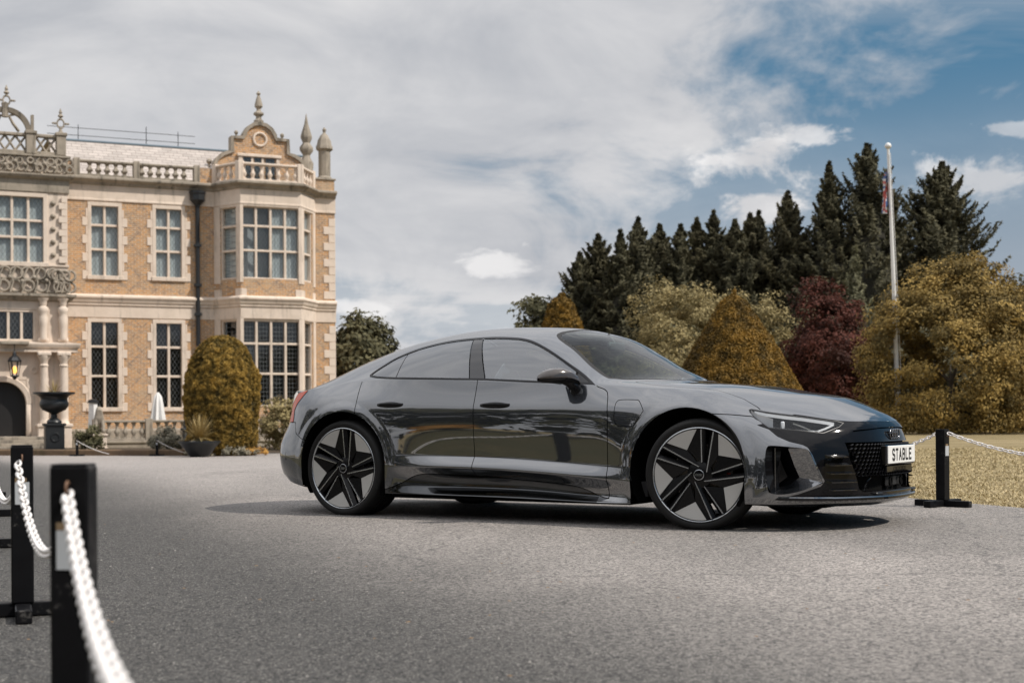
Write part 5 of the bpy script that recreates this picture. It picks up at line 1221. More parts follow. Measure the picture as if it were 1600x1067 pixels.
# rear: spoiler lip, diffuser, tail strip
mb = MB(); V = []
L_ = [(-2.06,-.73,.935),(-2.13,-.68,.946),(-2.24,-.50,.957),(-2.34,-.26,.964),(-2.375,0,.967),(-2.34,.26,.964),(-2.24,.50,.957),(-2.13,.68,.946),(-2.06,.73,.935)]
L_ = [tuple(p) for p in crom(L_, 4)]
for p in L_: V += [(p[0]-.012, p[1], p[2]), (p[0]+.09, p[1]*.95, p[2]-.004), (p[0]+.05, p[1]*.95, p[2]-.025), (p[0]-.004, p[1], p[2]-.018)]
n = len(L_); F = [(4*i+j, 4*i+(j+1) % 4, 4*i+4+(j+1) % 4, 4*i+4+j) for i in range(n-1) for j in range(4)]+[(0,1,2,3), tuple(4*n-1-i for i in range(4))]
mb.add(V, F); mb.build('rear_spoiler', CM['paint'], CAR, 30)
mb = MB(); V = []
L_ = [tuple(p) for p in crom([(-1.85,-.905,.20),(-1.98,-.85,.225),(-2.12,-.72,.255),(-2.26,-.48,.27),(-2.35,0,.27),(-2.26,.48,.27),(-2.12,.72,.255),(-1.98,.85,.225),(-1.85,.905,.20)], 4)]
for p in L_: V += [(p[0], p[1]*1.004, p[2]+.055), (p[0]*1.004, p[1]*1.008, p[2]+.03), (p[0]*.97, p[1]*.97, p[2]-.02), (p[0]*.9, p[1]*.9, p[2]-.02)]
n = len(L_); F = [(4*i+j, 4*i+(j+1) % 4, 4*i+4+(j+1) % 4, 4*i+4+j) for i in range(n-1) for j in range(4)]+[(0,1,2,3), tuple(4*n-1-i for i in range(4))]
mb.add(V, F); mb.build('rear_diffuser', CM['gloss'], CAR, 30)
# ------------------------------------------------------------------ terrace and garden things before the mansion
MW = Matrix.Translation((-16.9, 54, -.4)) @ Matrix.Rotation(R_(24), 4, 'Z')
def bw(u, y, z=0): return MW @ Vector((u, y, z))
TER = thing('terrace_balustrade', 'low stone balustrade with rounded balusters along the terrace before the mansion', 'balustrade'); TER.matrix_world = MW
mb = MB(); mb.box((.55, -3.75, -.1), (9.5, -3.25, .28), .02); mb.build('terrace_wall', BM['grey'], TER); mb = MB(); mb.box((.5, -3.8, .28), (9.55, -3.2, .38), .02); mb.build('wall_coping', BM['grey'], TER)
balustrade(TER, [(.6, -3.5), (9.4, -3.5)], .38, .74, .29, .10, (.21, .47, .72), .26, 'grey')
mb = MB(); mb.box((.55, -3.2, -.1), (10.5, -.12, .2)); tag(mb.build('terrace_floor', BM['grey'], None), kind='structure').matrix_world = MW
# planting bed edging
mb = MB(); pts = [(-24, 47.4), (-17, 45.75), (-13.1, 44.72), (-11.2, 44.2), (-10.2, 44.0), (-9.75, 44.2), (-9.6, 44.7)]
V = []
for i, p in enumerate(pts):
    a = Vector(pts[max(i-1, 0)]); b = Vector(pts[min(i+1, len(pts)-1)]); d = (b-a).normalized(); n = Vector((d.y, -d.x)); z = zt(*p)
    for o, h in ((.10, 0), (.10, .17), (.06, .20), (-.10, .20), (-.12, 0)): V.append((p[0]+n.x*o, p[1]+n.y*o, z+h))
m_ = 5; mb.add(V, [(i*m_+k, (i+1)*m_+k, (i+1)*m_+k+1, i*m_+k+1) for i in range(len(pts)-1) for k in range(m_-1)]+[(0,1,2,3,4), tuple(range(m_*len(pts)-1, m_*len(pts)-6, -1))])
tag(mb.build('bed_edging', mat_stone('brown_edging', (.19, .125, .075), (.13, .09, .06), (.07, .06, .03), .6)), 'low brown stone edging of the planting bed along the drive', 'edging')
SOIL = mat_stone('garden_soil', (.09, .065, .045), (.055, .042, .03), (.03, .03, .015), .6)
# raised soil bed
mb = MB(); xs = np.linspace(-24, -5.5, 24); V = []
for x in xs:
    y0 = np.interp(x, [p[0] for p in pts]+[-5.5], [p[1]+.08 for p in pts]+[47.8]); y1 = y0+5.5
    V += [(x, y0, zt(x, y0)+(.16 if x < -9.7 else .03)), (x, y1, zt(x, y1)+.14)]
mb.add(V, [(2*i, 2*i+2, 2*i+3, 2*i+1) for i in range(len(xs)-1)]); tag(mb.build('planting_bed', SOIL), kind='structure')
IRON = mat('black_cast_iron', (.012, .014, .016), .38)
URN = thing('garden_urn', 'large black iron urn on a square panelled pedestal beside the porch steps', 'urn', (-14.81, 46.0, -.30), R_(24))
mb = MB(); mb.box((-.34, -.34, 0), (.34, .34, .10), .02); mb.box((-.29, -.29, .10), (.29, .29, .86), .01); mb.box((-.34, -.34, .84), (.34, .34, .93), .02)
for s in (-1, 1): mb.torus(.13, .03, 14, 6, Matrix.Translation((0, s*.295, .48)) @ Matrix.Rotation(R_(90), 4, 'X'))
mb.build('pedestal', IRON, URN)
mb = MB(); mb.lathe([(.22,.93),(.24,.97),(.22,1.02),(.11,1.10),(.10,1.22),(.16,1.27),(.36,1.36),(.45,1.48),(.46,1.58),(.42,1.66),(.42,1.74),(.46,1.80),(.56,1.86),(.66,1.88),(.66,1.93),(.56,1.94),(.42,1.85)], 32); mb.build('bowl', IRON, URN, 40)
mb = MB(); mb.lathe([(.0,1.84),(.44,1.84)], 20, close=False); mb.build('soil', SOIL, URN)
LEAFY = {}
def leaf_mat(name, a, b, rough=.75, trans=.25):
    """a, b: dark and light leaf tints; light and shade are put into their mix"""
    if name in LEAFY: return LEAFY[name]
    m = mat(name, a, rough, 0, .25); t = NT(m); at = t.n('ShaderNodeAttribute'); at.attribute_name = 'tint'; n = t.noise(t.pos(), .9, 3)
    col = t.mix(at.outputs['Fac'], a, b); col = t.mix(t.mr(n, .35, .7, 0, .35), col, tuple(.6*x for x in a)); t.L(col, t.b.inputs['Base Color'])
    tl = t.n('ShaderNodeBsdfTranslucent'); t.L(col, tl.inputs[0]); mx = t.n('ShaderNodeMixShader'); mx.inputs[0].default_value = trans; t.L(t.b.outputs[0], mx.inputs[1]); t.L(tl.outputs[0], mx.inputs[2]); t.L(mx.outputs[0], t.out.inputs[0])
    LEAFY[name] = m; return m
BARK = mat_stone('bark', (.10, .08, .06), (.06, .05, .04), (.03, .03, .02), .5)
def leaf_mesh(name, C, N, size, m, up=.0, aspect=1.6, seed=1, tint=None, jitter=.6, along_=None):
    """one quad leaf per centre; C centres, N outward dirs"""
    g = np.random.default_rng(seed); n = len(C); N = N+g.normal(0, jitter, (n, 3)); N /= np.linalg.norm(N, axis=1, keepdims=True)+1e-9
    A = np.cross(N, g.normal(0, 1, (n, 3))); A /= np.linalg.norm(A, axis=1, keepdims=True)+1e-9
    if along_ is not None: A = along_/np.linalg.norm(along_, axis=1, keepdims=True)+g.normal(0, .35, (n, 3)); A -= N*(A*N).sum(1, keepdims=True); A /= np.linalg.norm(A, axis=1, keepdims=True)+1e-9
    elif up: A = A*(1-up)+np.array([0, 0, 1])*up; A -= N*(A*N).sum(1, keepdims=True); A /= np.linalg.norm(A, axis=1, keepdims=True)+1e-9
    B = np.cross(N, A); s = (size*g.uniform(.6, 1.35, n))[:, None]
    P = np.stack([C-A*s*aspect*.5, C-B*s*.42+A*s*.05, C+A*s*aspect*.5, C+B*s*.42-A*s*.05], 1).reshape(-1, 3)
    me = bpy.data.meshes.new(name); me.vertices.add(4*n); me.vertices.foreach_set('co', P.astype(np.float32).ravel()); me.loops.add(4*n); me.loops.foreach_set('vertex_index', np.arange(4*n, dtype=np.int32))
    me.polygons.add(n); me.polygons.foreach_set('loop_start', np.arange(0, 4*n, 4, dtype=np.int32)); me.polygons.foreach_set('loop_total', np.full(n, 4, np.int32)); me.materials.append(m); me.update(calc_edges=True)
    at = me.attributes.new('tint', 'FLOAT', 'POINT'); tv = (g.uniform(0, 1, n) if tint is None else np.clip(tint+g.normal(0, .18, n), 0, 1)); at.data.foreach_set('value', np.repeat(tv, 4).astype(np.float32)); return me
def blades(n, L, w_, spread, seed, droop=.5):
    """rosette of strap leaves"""
    g = random.Random(seed); mb = MB()
    for k in range(n):
        a = g.uniform(0, 6.283); el = g.uniform(.15, 1.45); l = L*g.uniform(.7, 1.05); pts = []; d = Vector((math.cos(a)*math.cos(el), math.sin(a)*math.cos(el), math.sin(el))); p = Vector((0, 0, 0)); sd = Vector((-math.sin(a), math.cos(a), 0)); V = []
        for i in range(5):
            ww = w_*(1-i/4.2); V += [p+sd*ww/2, p-sd*ww/2]; p = p+d*l/4; d = (d+Vector((0, 0, -droop*.22*(1-el/1.6)))).normalized()
        mb.add(V, [(2*i, 2*i+1, 2*i+3, 2*i+2) for i in range(4)])
    return mb
STRAP = mat('strap_leaf', (.34, .25, .10), .6); STRAPG = mat('strap_leaf_green', (.20, .18, .09), .6)
o = thing('urn_plant', 'straw coloured spiky plant growing in the black urn', 'plant', (-14.81, 46.0, 1.55)); blades(40, .55, .045, 1, 2).build('leaves', STRAP, o); mb = MB(); mb.lathe([(.08,-.05),(.06,.1),(.02,.14)], 8); mb.build('stem', STRAPG, o)
POT = thing('plant_pot', 'wide low black pot in front of the domed yew', 'pot', (-9.28, 42.2, zt(-9.3, 42.2)+.01)); mb = MB(); mb.lathe([(.25,0),(.30,.04),(.45,.25),(.58,.40),(.62,.42),(.62,.47),(.56,.47),(.50,.38)], 32); mb.build('pot_body', IRON, POT, 40); mb = MB(); mb.lathe([(.0,.39),(.52,.39)], 20, close=False); mb.build('soil', SOIL, POT)
o = thing('cordyline', 'spiky yellowish cordyline plant in the wide black pot', 'plant', (-9.28, 42.2, zt(-9.3, 42.2)+.52)); blades(150, .85, .05, 1, 5, .9).build('leaves', STRAP, o); mb = MB(); mb.lathe([(.10,-.12),(.08,.2),(.03,.3)], 8); mb.build('stem', STRAPG, o)
def lion(u, y, lab, col, s=1.):
    o = thing('lion_statue', lab, 'statue'); p = bw(u, y); o.location = (p.x, p.y, zt(p.x, p.y)+.1); o.rotation_euler = (0, 0, R_(24)); st = BM['grey']
    mb = MB(); mb.box((-.24, -.24, 0), (.24, .24, .46), .02); mb.box((-.28, -.28, .46), (.28, .28, .54), .02); mb.box((-.28, -.28, 0), (.28, .28, .06), .01); mb.build('plinth', BM['stone'], o)
    V = [(0,.14,.62),(0,.10,.80),(0,.02,1.02),(0,-.04,1.20),(0,-.08,1.36),(0,-.20,1.33),(.12,-.10,.98),(.13,-.18,.76),(.12,-.26,.58),(-.12,-.10,.98),(-.13,-.18,.76),(-.12,-.26,.58),(.15,.02,.68),(.17,-.12,.62),(-.15,.02,.68),(-.17,-.12,.62),(.06,-.05,1.49),(-.06,-.05,1.49)]
    E = [(0,1),(1,2),(2,3),(3,4),(4,5),(2,6),(6,7),(7,8),(2,9),(9,10),(10,11),(0,12),(12,13),(0,14),(14,15),(4,16),(4,17)]
    r = [.16,.16,.15,.14,.13,.07,.075,.055,.06,.075,.055,.06,.09,.06,.09,.06,.03,.03]
    me = bpy.data.meshes.new('lion_body'); me.from_pydata(V, E, []); ob = obj('lion_body', me, o); md = ob.modifiers.new('skin', 'SKIN'); 
    for v, q in zip(me.skin_vertices[0].data if me.skin_vertices else [], r): v.radius = (q, q)
    if not me.skin_vertices:
        bpy.context.view_layer.objects.active = ob
    ob.modifiers.new('sub', 'SUBSURF').levels = 1; ob.modifiers['sub'].render_levels = 2; me.materials.append(st); return o
def skin_obj(ob, me, r):
    pass
lion(.55, -4.55, 'weathered stone lion sitting on a square plinth right of the black urn', None)
PAR = mat('white_canvas', (.78, .77, .75), .8); POLE = mat('pole_grey', (.22, .22, .22), .5)
def parasol(u, y, lab, h=1.9, fold=1.05):
    p = bw(u, y); o = thing('closed_parasol', lab, 'parasol', (p.x, p.y, zt(p.x, p.y)+.2), 0, 'closed parasols on the terrace')
    mb = MB(); mb.tube([(0, 0, -.15), (0, 0, h)], .025, 8); mb.build('pole', POLE, o); mb = MB(); mb.box((-.25, -.25, -.19), (.25, .25, -.12), .02); mb.build('base', POLE, o)
    mb = MB(); n = 32; pr = [(0, .24), (.3, .20), (.6, .17), (.85, .13), (1, .03)]; V = []
    for t, r in pr:
        for k in range(n): a = 2*math.pi*k/n; q = r*(1+.28*math.cos(8*a)*(1-t*.6)); V.append((q*math.cos(a), q*math.sin(a), h-fold+fold*t))
    mb.add(V, [(i*n+k, i*n+(k+1) % n, (i+1)*n+(k+1) % n, (i+1)*n+k) for i in range(len(pr)-1) for k in range(n)]); mb.build('folded_canopy', PAR, o, 60)
parasol(3.02, -2.2, 'folded white parasol on the terrace between the two tall windows', 1.95); parasol(8.30, -2.6, 'folded white parasol before the bay window, left of the car', 2.0)
# patio heater with glass tube beside the urn
p = bw(.62, -2.6); o = thing('patio_heater', 'slim patio heater with white glass sides and black cap beside the urn', 'heater', (p.x, p.y, zt(p.x, p.y)+.2), R_(24))
mb = MB(); mb.lathe([(.20,.0),(.2,.6)], 4); mb.build('heater_base', IRON, o); mb = MB(); mb.lathe([(.19,.6),(.15,1.55)], 4, close=False); mb.build('glass_sleeve', PAR, o); mb = MB(); mb.lathe([(.03,1.55),(.22,1.55),(.16,1.66),(.02,1.7)], 4); mb.build('heater_cap', IRON, o)
# dark stone lamp pier before the second window
p = bw(3.75, -4.3); o = thing('garden_pier', 'dark grey carved stone pier standing before the second ground floor window', 'pier', (p.x, p.y, zt(p.x, p.y)), R_(24)); DG = mat_stone('dark_stone', (.075, .08, .085), (.05, .052, .055), (.03, .03, .03), .5)
mb = MB(); mb.box((-.2, -.2, 0), (.2, .2, .75), .02); mb.box((-.26, -.26, .72), (.26, .26, .82), .02); mb.build('shaft', DG, o); mb = MB(); mb.lathe([(.20,.82),(.22,.95),(.17,1.1),(.20,1.3),(.19,1.5),(.11,1.56),(.10,1.66),(.19,1.72),(.19,1.78),(.08,1.84),(.07,1.92),(.12,1.98),(.02,2.1)], 12); mb.build('finial', DG, o, 40)
# ------------------------------------------------------------------ trees, topiary, shrubs
DARKIN = mat('crown_inner_shade', (.022, .020, .012), .9)  # near-black solid core: the crown's inner shade put into its colour
def unit(v): return v/(np.linalg.norm(v, axis=-1, keepdims=True)+1e-9)
def trunk(parent, h, r, seed, bend=.15, limbs=4, m=None):
    g = random.Random(seed); mb = MB(); pts = [(0, 0, -.2)]; n = 7
    for i in range(1, n+1): pts.append((g.uniform(-bend, bend)*i/n, g.uniform(-bend, bend)*i/n, h*i/n))
    mb.tube(pts, [r*(1-.75*i/n) for i in range(n+1)], 8)
    for k in range(limbs):
        i = g.randint(2, n-1); a = g.uniform(0, 6.28); p = Vector(pts[i]); L = h*.35*g.uniform(.6, 1); d = Vector((math.cos(a)*.8, math.sin(a)*.8, .6))
        mb.tube([p, p+d*L*.5, p+d*L+Vector((0, 0, L*.2))], [r*.4, r*.25, r*.08], 6)
    return mb.build('trunk', m or BARK, parent, 60)
def conifer_pts(h, r0, n, per, seed, z0=.03, pw=.9, rise=.55):
    """fronds: flattened, up-curving branch sprays that taper to a point, set round a straight leader"""
    g = np.random.default_rng(seed); q = g.uniform(0, 1, n)**1.12; z = h*(z0+(.985-z0)*q); a = g.uniform(0, 2*np.pi, n)
    env = np.clip(1-z/(.97*h), 0, 1)**pw; lob = 1+.16*np.sin(a*2+seed)+.12*np.sin(a*5+z*1.1+seed*2)+.12*np.sin(z*1.9+a*3)
    L = (r0*env*lob*g.uniform(.55, 1.2, n)+.10)[:, None]; ld = g.uniform(0, 1, n) < .045; z = np.where(ld, h*g.uniform(.84, 1.01, n), z); L = np.where(ld[:, None], (np.clip(1.02-z/h, .01, 1)*r0*g.uniform(.4, 1.5, n)+.02)[:, None], L); el = (rise*.55+rise*1.1*(z/h)**1.6+g.normal(0, .16, n))[:, None]
    t = (np.linspace(.12, 1., per)[None, :]**.75)+g.uniform(-.02, .02, (n, per)); ca, sa = np.cos(a)[:, None], np.sin(a)[:, None]
    wid = .34*np.minimum(L, 1.5)*np.clip(1.06-t, .03, 1)*g.uniform(-1, 1, (n, per)); th = .10*np.minimum(L, 1.5)*g.normal(0, 1, (n, per))*np.clip(1.1-t, .1, 1)
    rad = L*t*np.cos(el); up = L*t*np.sin(el)+.22*L*t**2.2-.12*L*t-np.abs(wid)*.25
    C = np.stack([ca*rad-sa*wid, sa*rad+ca*wid, z[:, None]+up+th-.25*L], -1)
    sgn = np.sign(wid)*.75
    D = np.stack([ca*np.cos(el)-sa*sgn, sa*np.cos(el)+ca*sgn, np.sin(el)+.25+0*t], -1); N = np.stack([ca*.5+0*t, sa*.5+0*t, .75+0*t], -1)
    tn = np.clip(.10+.75*t**1.5+g.normal(0, .12, (n, 1)), 0, 1)  # dark inside, bright at the spray tips: sunlight put into the tint
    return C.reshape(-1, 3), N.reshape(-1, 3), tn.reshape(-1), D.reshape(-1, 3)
def conifer(name, lab, x, y, h, r, m, seed, group, n=420, per=34, size=.20, pw=.75, rise=.55):
    o = thing(name, lab, 'tree', (x, y, zt(x, y)), 0, group); trunk(o, h*.97, .026*h, seed, .06, 0)
    C, N, tn, D = conifer_pts(h, r, n, per, seed, pw=pw, rise=rise); keep = C[:, 2] > .05
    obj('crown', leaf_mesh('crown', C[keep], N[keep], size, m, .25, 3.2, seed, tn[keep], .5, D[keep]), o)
    mb = MB(); k = 9; mb.lathe([(max(.5*r*(1-i/k)**max(pw, .8), .01), .3+h*.86*i/k) for i in range(k+1)], 9); mb.build('dark_core', DARKIN, o, 60); return o
def blob_pts(n_clump, per, rad, seed, cr, z0, shell=.62, wobble=1.0):
    """clumps through the outer volume of an ellipsoid (rx,ry,rz), clump radius cr"""
    g = np.random.default_rng(seed); d = unit(g.normal(0, 1, (n_clump, 3))); d[:, 2] = np.where(d[:, 2] < -.9, -d[:, 2], d[:, 2])
    wob = 1+wobble*(.16*np.sin(d[:, 0]*5+seed)+.13*np.sin(d[:, 1]*6+seed*1.7)+.12*np.sin(d[:, 2]*7+seed*.6))
    rr = (g.uniform(shell, 1., n_clump)**.6)*wob; P = d*rr[:, None]*np.array(rad)
    k = g.normal(0, 1, (n_clump, per, 3)); k = unit(k)*g.uniform(.25, 1, (n_clump, per, 1))**.5; sz = cr*g.uniform(.6, 1.35, (n_clump, 1, 1))
    C = P[:, None]+k*sz*np.array([1, 1, .75]); N = k*.8+d[:, None]*.8+np.array([0, 0, .3]); tn = np.clip(.48+.42*k[..., 2]+g.normal(0, .34, (n_clump, 1)), 0, 1)  # clump tops lighter than undersides: light from above put into the tint
    C[..., 2] += z0; return C.reshape(-1, 3), N.reshape(-1, 3), tn.reshape(-1)
def bush(name, lab, cat, x, y, rad, zc, m, seed, group=None, clumps=260, per=46, cr=.42, size=.13, shell=.55, tr=None, trunk_h=None, leaf_j=.6, wobble=1.0):
    o = thing(name, lab, cat, (x, y, zt(x, y)), 0, group); trunk(o, trunk_h or zc*1.0+.2, tr or .05*max(rad), seed, .12, 5)
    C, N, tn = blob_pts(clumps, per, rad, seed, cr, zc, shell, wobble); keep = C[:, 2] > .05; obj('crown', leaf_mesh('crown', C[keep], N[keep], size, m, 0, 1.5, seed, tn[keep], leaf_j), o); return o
def topiary(name, lab, x, y, prof, m, seed, n=42000, size=.06, inner=None, group=None, rough=.035):
    """clipped yew: dense short shoots over a turned form; prof: (r,z)"""
    o = thing(name, lab, 'topiary', (x, y, zt(x, y)), 0, group); g = np.random.default_rng(seed); trunk(o, prof[-1][1]*.8, .12, seed, .05, 0)
    P = np.array(prof, float); seg = np.diff(P, axis=0); L = np.hypot(seg[:, 0], seg[:, 1]); A = L*(P[:-1, 0]+P[1:, 0]); c = np.cumsum(A)/A.sum(); k = np.searchsorted(c, g.uniform(0, 1, n)); k = np.minimum(k, len(seg)-1); t = g.uniform(0, 1, n)
    r = P[k, 0]+seg[k, 0]*t; z = P[k, 1]+seg[k, 1]*t; a = g.uniform(0, 2*np.pi, n); nr, nz = seg[k, 1]/L[k], -seg[k, 0]/L[k]
    bump = np.array([mnoise.noise(Vector((math.cos(q)*w_*2.2+seed, math.sin(q)*w_*2.2, zz*2.2))) for q, w_, zz in zip(a, r, z)]); fine = np.array([mnoise.noise(Vector((math.cos(q)*w_*7+seed, math.sin(q)*w_*7, zz*7))) for q, w_, zz in zip(a, r, z)])
    d = bump*rough*1.6+fine*rough*1.4+g.uniform(-.06, .012, n); r2 = np.maximum(r+nr*d, 0); z2 = z+nz*d
    C = np.stack([r2*np.cos(a), r2*np.sin(a), z2], 1); N = np.stack([nr*np.cos(a), nr*np.sin(a), nz], 1); tn = np.clip(.5+fine*.9+bump*.5, 0, 1)  # hollows darker, bulges lighter: shade put into the leaf tint
    obj('crown', leaf_mesh('crown', C, N, size, m, .15, 1.7, seed, tn, .75), o)
    mb = MB(); mb.lathe([(max(p[0]-.07, .001), p[1]-(.05 if i else 0)) for i, p in enumerate(prof)], 40); mb.build('dark_core', inner or BARK, o, 60); return o
YEW = leaf_mat('yew_gold', (.092, .060, .015), (.295, .170, .030), .7, .18); YEWD = leaf_mat('yew_dome', (.085, .062, .016), (.40, .255, .055), .7, .2)
CON = leaf_mat('cypress_dark', (.028, .030, .018), (.155, .142, .082), .8, .12); CONB = leaf_mat('cypress_olive', (.030, .030, .018), (.135, .120, .066), .8, .12); CONL = leaf_mat('conifer_grey_green', (.10, .10, .060), (.26, .25, .15), .8, .2)
GOLD = leaf_mat('golden_shrub', (.115, .088, .032), (.47, .325, .10), .75, .22); RED = leaf_mat('copper_leaf', (.050, .020, .014), (.150, .046, .030), .7, .3); PALE = leaf_mat('pale_yellow_shrub', (.20, .165, .075), (.46, .375, .185), .75, .25)
BROAD = leaf_mat('broadleaf_olive', (.055, .056, .030), (.20, .185, .10), .75, .25); GREYL = leaf_mat('grey_leaf', (.22, .21, .16), (.40, .36, .27), .8, .2); ORNG = leaf_mat('orange_leaf', (.50, .27, .07), (.75, .46, .14), .7, .25)
# clipped yews
def dome(r, h): return [(r*.80, 0.)]+[(r*(.88+.12*math.sin(math.pi*min(t/.55, 1)*.5)), h*t) for t in np.linspace(.05, .52, 6)]+[(r*math.cos(t), h*.52+h*.48*math.sin(t)) for t in np.linspace(.12, 1.53, 10)]
topiary('dome_yew', 'tall dome-shaped clipped golden yew before the mansion', -8.96, 44.0, dome(1.13, 3.72), YEWD, 11, 110000, .048, DARKIN, rough=.05)
def cone(r, h, cap): return [(r*1.0, 0)]+[(r*(1-t)**.92+cap*t*.6, h*t) for t in np.linspace(.04, .93, 14)]+[(cap*.45, h*.965), (cap*.2, h*.99), (.01, h)]
topiary('cone_yew', 'large cone-shaped clipped golden yew behind the car bonnet', 3.92, 25.0, cone(1.80, 2.95, .10), YEW, 5, 160000, .027, DARKIN, rough=.014)
topiary('cone_yew', 'small distant cone-shaped clipped yew above the car roof', 1.62, 46., cone(1.65, 4.88, .45), YEW, 8, 40000, .065, DARKIN, rough=.04)
# row of tall dark cypresses; (pixel-free) positions with heights
rowc = [(2.9,60,7.4,2.0),(3.8,62,8.3,2.1),(4.55,59,8.1,1.9),(5.35,60,8.75,2.1),(6.4,61,8.6,2.0),(7.1,59.5,8.4,1.9),(7.85,60,8.7,2.1),(8.55,60,9.0,2.0),(9.3,59,8.5,2.0),(10.1,60,8.9,2.0),(10.65,61,9.1,2.1),(11.6,59.5,9.7,2.4),(13.1,58.5,10.7,2.6),(14.7,58.5,11.5,2.9),(15.9,60,10.2,2.6)]
CY = ['leftmost, lowest of the dark cypresses in the row behind the car roof', 'dark cypress second from the left end of the tree row', 'dark cypress third from the left end of the tree row', 'dark cypress fourth from the left end of the tree row, with a slender tip', 'dark cypress fifth from the left end of the tree row', 'dark cypress sixth from the left end of the tree row', 'dark cypress seventh from the left, above the pale yellow shrub', 'dark cypress eighth from the left end of the tree row', 'dark cypress ninth from the left end of the tree row', 'dark cypress tenth from the left end of the tree row', 'dark cypress eleventh from the left, straight above the large cone yew', 'dark cypress just left of the tallest group, with a sharp tip', 'tall dark cypress left of the tallest tree near the flagpole', 'tallest dark cypress, directly left of the flagpole', 'dark cypress directly behind the flagpole']
RV = [1.35, 1.55, 1.25, 1.5, 1.65]; PV = [.74, .66, .80, .70]
for i, (x, y, h, r) in enumerate(rowc): conifer('cypress_tree', CY[i], x, y, (h-zt(x, y))*1.03, r*RV[i % 5], (CON, CONB, CON, CON, CONB)[i % 5], 20+i, 'row of dark cypresses behind the lawn', 480, 100, .075, PV[i % 4], .62)
for i, (x, y, h, r) in enumerate([(3.3,63,7.2,2.6),(4.2,63.5,7.7,2.7),(5.9,63,8.0,2.7),(7.5,63,7.9,2.7),(9.0,63,8.2,2.8),(10.4,63,8.3,2.8),(12.3,62.5,9.2,3.0),(14.0,62.5,10.0,3.1),(16.6,62.5,9.6,3.0)]):
    conifer('cypress_tree', 'olive-dark cypress of the back row, '+('first', 'second', 'third', 'fourth', 'fifth', 'sixth', 'seventh', 'eighth', 'last')[i]+' from its left end, seen between the front cypresses', x, y, h-zt(x, y), r*1.15, CONB, 140+i, 'dark cypresses behind the front row', 330, 90, .085, .6, .6)
conifer('cypress_tree', 'broad dark cypress right of the flagpole, above the golden shrub', 18.2, 60, 11.0, 4.3, CON, 77, 'row of dark cypresses behind the lawn', 1000, 100, .08, .62, .55)
conifer('young_conifer', 'pale grey-green young conifer in front of the dark cypresses, left of the flagpole', 11.6, 48, 6.1, 2.2, CONL, 81, None, 210, 80, .065, .9, .85)
conifer('pale_conifer', 'low pale conifer sprays among the dark trees left of the cone yew', 6.1, 52, 4.9, 2.2, CONL, 83, None, 150, 80, .065, .7, .7)
bush('golden_shrub', 'big rounded golden-green shrub behind the flagpole at the lawn edge', 'shrub', 11.8, 38, (2.3, 2.2, 2.85), 1.75, GOLD, 31, None, 560, 180, .40, .055, .74, wobble=.3)
bush('golden_shrub', 'lower golden shrub at the right edge of the picture', 'shrub', 14.6, 40.0, (1.5, 1.5, 1.5), 1.15, GOLD, 32, None, 300, 90, .34, .06, .6, wobble=.5)
bush('orange_shrub', 'bright orange-yellow shrub at the far right edge of the lawn', 'shrub', 14.15, 37.0, (.75, .7, .85), .75, ORNG, 33, None, 70, 50, .26, .09)
bush('copper_maple', 'dark red copper-leaved tree between the pale shrub and the golden shrub', 'tree', 9.5, 42.5, (1.4, 1.4, 1.85), 2.2, RED, 34, None, 240, 120, .38, .065, .55)
bush('pale_shrub', 'pale yellow loose shrub behind the large cone yew', 'shrub', 6.2, 46, (3.0, 2.2, 2.3), 2.15, PALE, 35, None, 420, 100, .40, .065, .55)
bush('olive_tree', 'olive green broadleaf tree at the left end of the cypress row', 'tree', 1.75, 61, (1.5, 1.4, 2.9), 3.0, BROAD, 36, None, 230, 44, .5, .16, .5)
bush('low_olive_shrub', 'low olive shrub just left of the small cone yew', 'shrub', .75, 54, (.9, .8, 1.6), 2.2, BROAD, 37, None, 70, 34, .38, .12, .5)
bush('broadleaf_tree', 'grey-green broadleaf tree beside the mansion corner, left of the car roof', 'tree', -7.3, 66, (2.3, 2.2, 3.1), 2.6, BROAD, 38, None, 420, 52, .55, .17, .55)
bush('broadleaf_tree', 'lower grey-green tree above the car boot', 'tree', -4.9, 66, (1.9, 1.8, 2.5), 1.7, BROAD, 39, None, 240, 46, .5, .16, .5)
bush('low_tree', 'thin low tree tips showing above the sloping car roof', 'tree', -5.1, 70, (1.6, 1.4, 2.2), 2.4, BROAD, 40, None, 60, 34, .45, .14, .45)
bush('far_tree', 'dark green tree at the right edge behind the golden shrub', 'tree', 20.8, 58, (2.0, 1.9, 2.9), 2.7, BROAD, 41, None, 260, 46, .5, .17)
bush('far_tree', 'tall dark tree in the far distance at the right edge of the picture', 'tree', 30.5, 80, (3.2, 3.0, 3.6), 4.4, CON, 42, None, 240, 46, .7, .24)
bush('far_tree', 'olive tree at the extreme right above the orange shrub', 'tree', 19.6, 52, (2.2, 2.0, 2.2), 2.2, BROAD, 43, None, 240, 46, .45, .14)
# dark undergrowth closing the view beneath the trees
for i, (x, y, rad, zc, m, lab) in enumerate([(4.6, 56, (5.2, 1.6, 1.7), 1.3, CON, 'dark evergreen undergrowth at the foot of the cypress row'), (14.0, 44.5, (6.5, 1.5, 1.9), 1.4, CON, 'dark laurel hedge behind the golden shrub and copper tree')]):
    bush('undergrowth', lab, 'hedge', x, y, rad, zc, m, 60+i, None, 520, 46, .5, .16, .4)
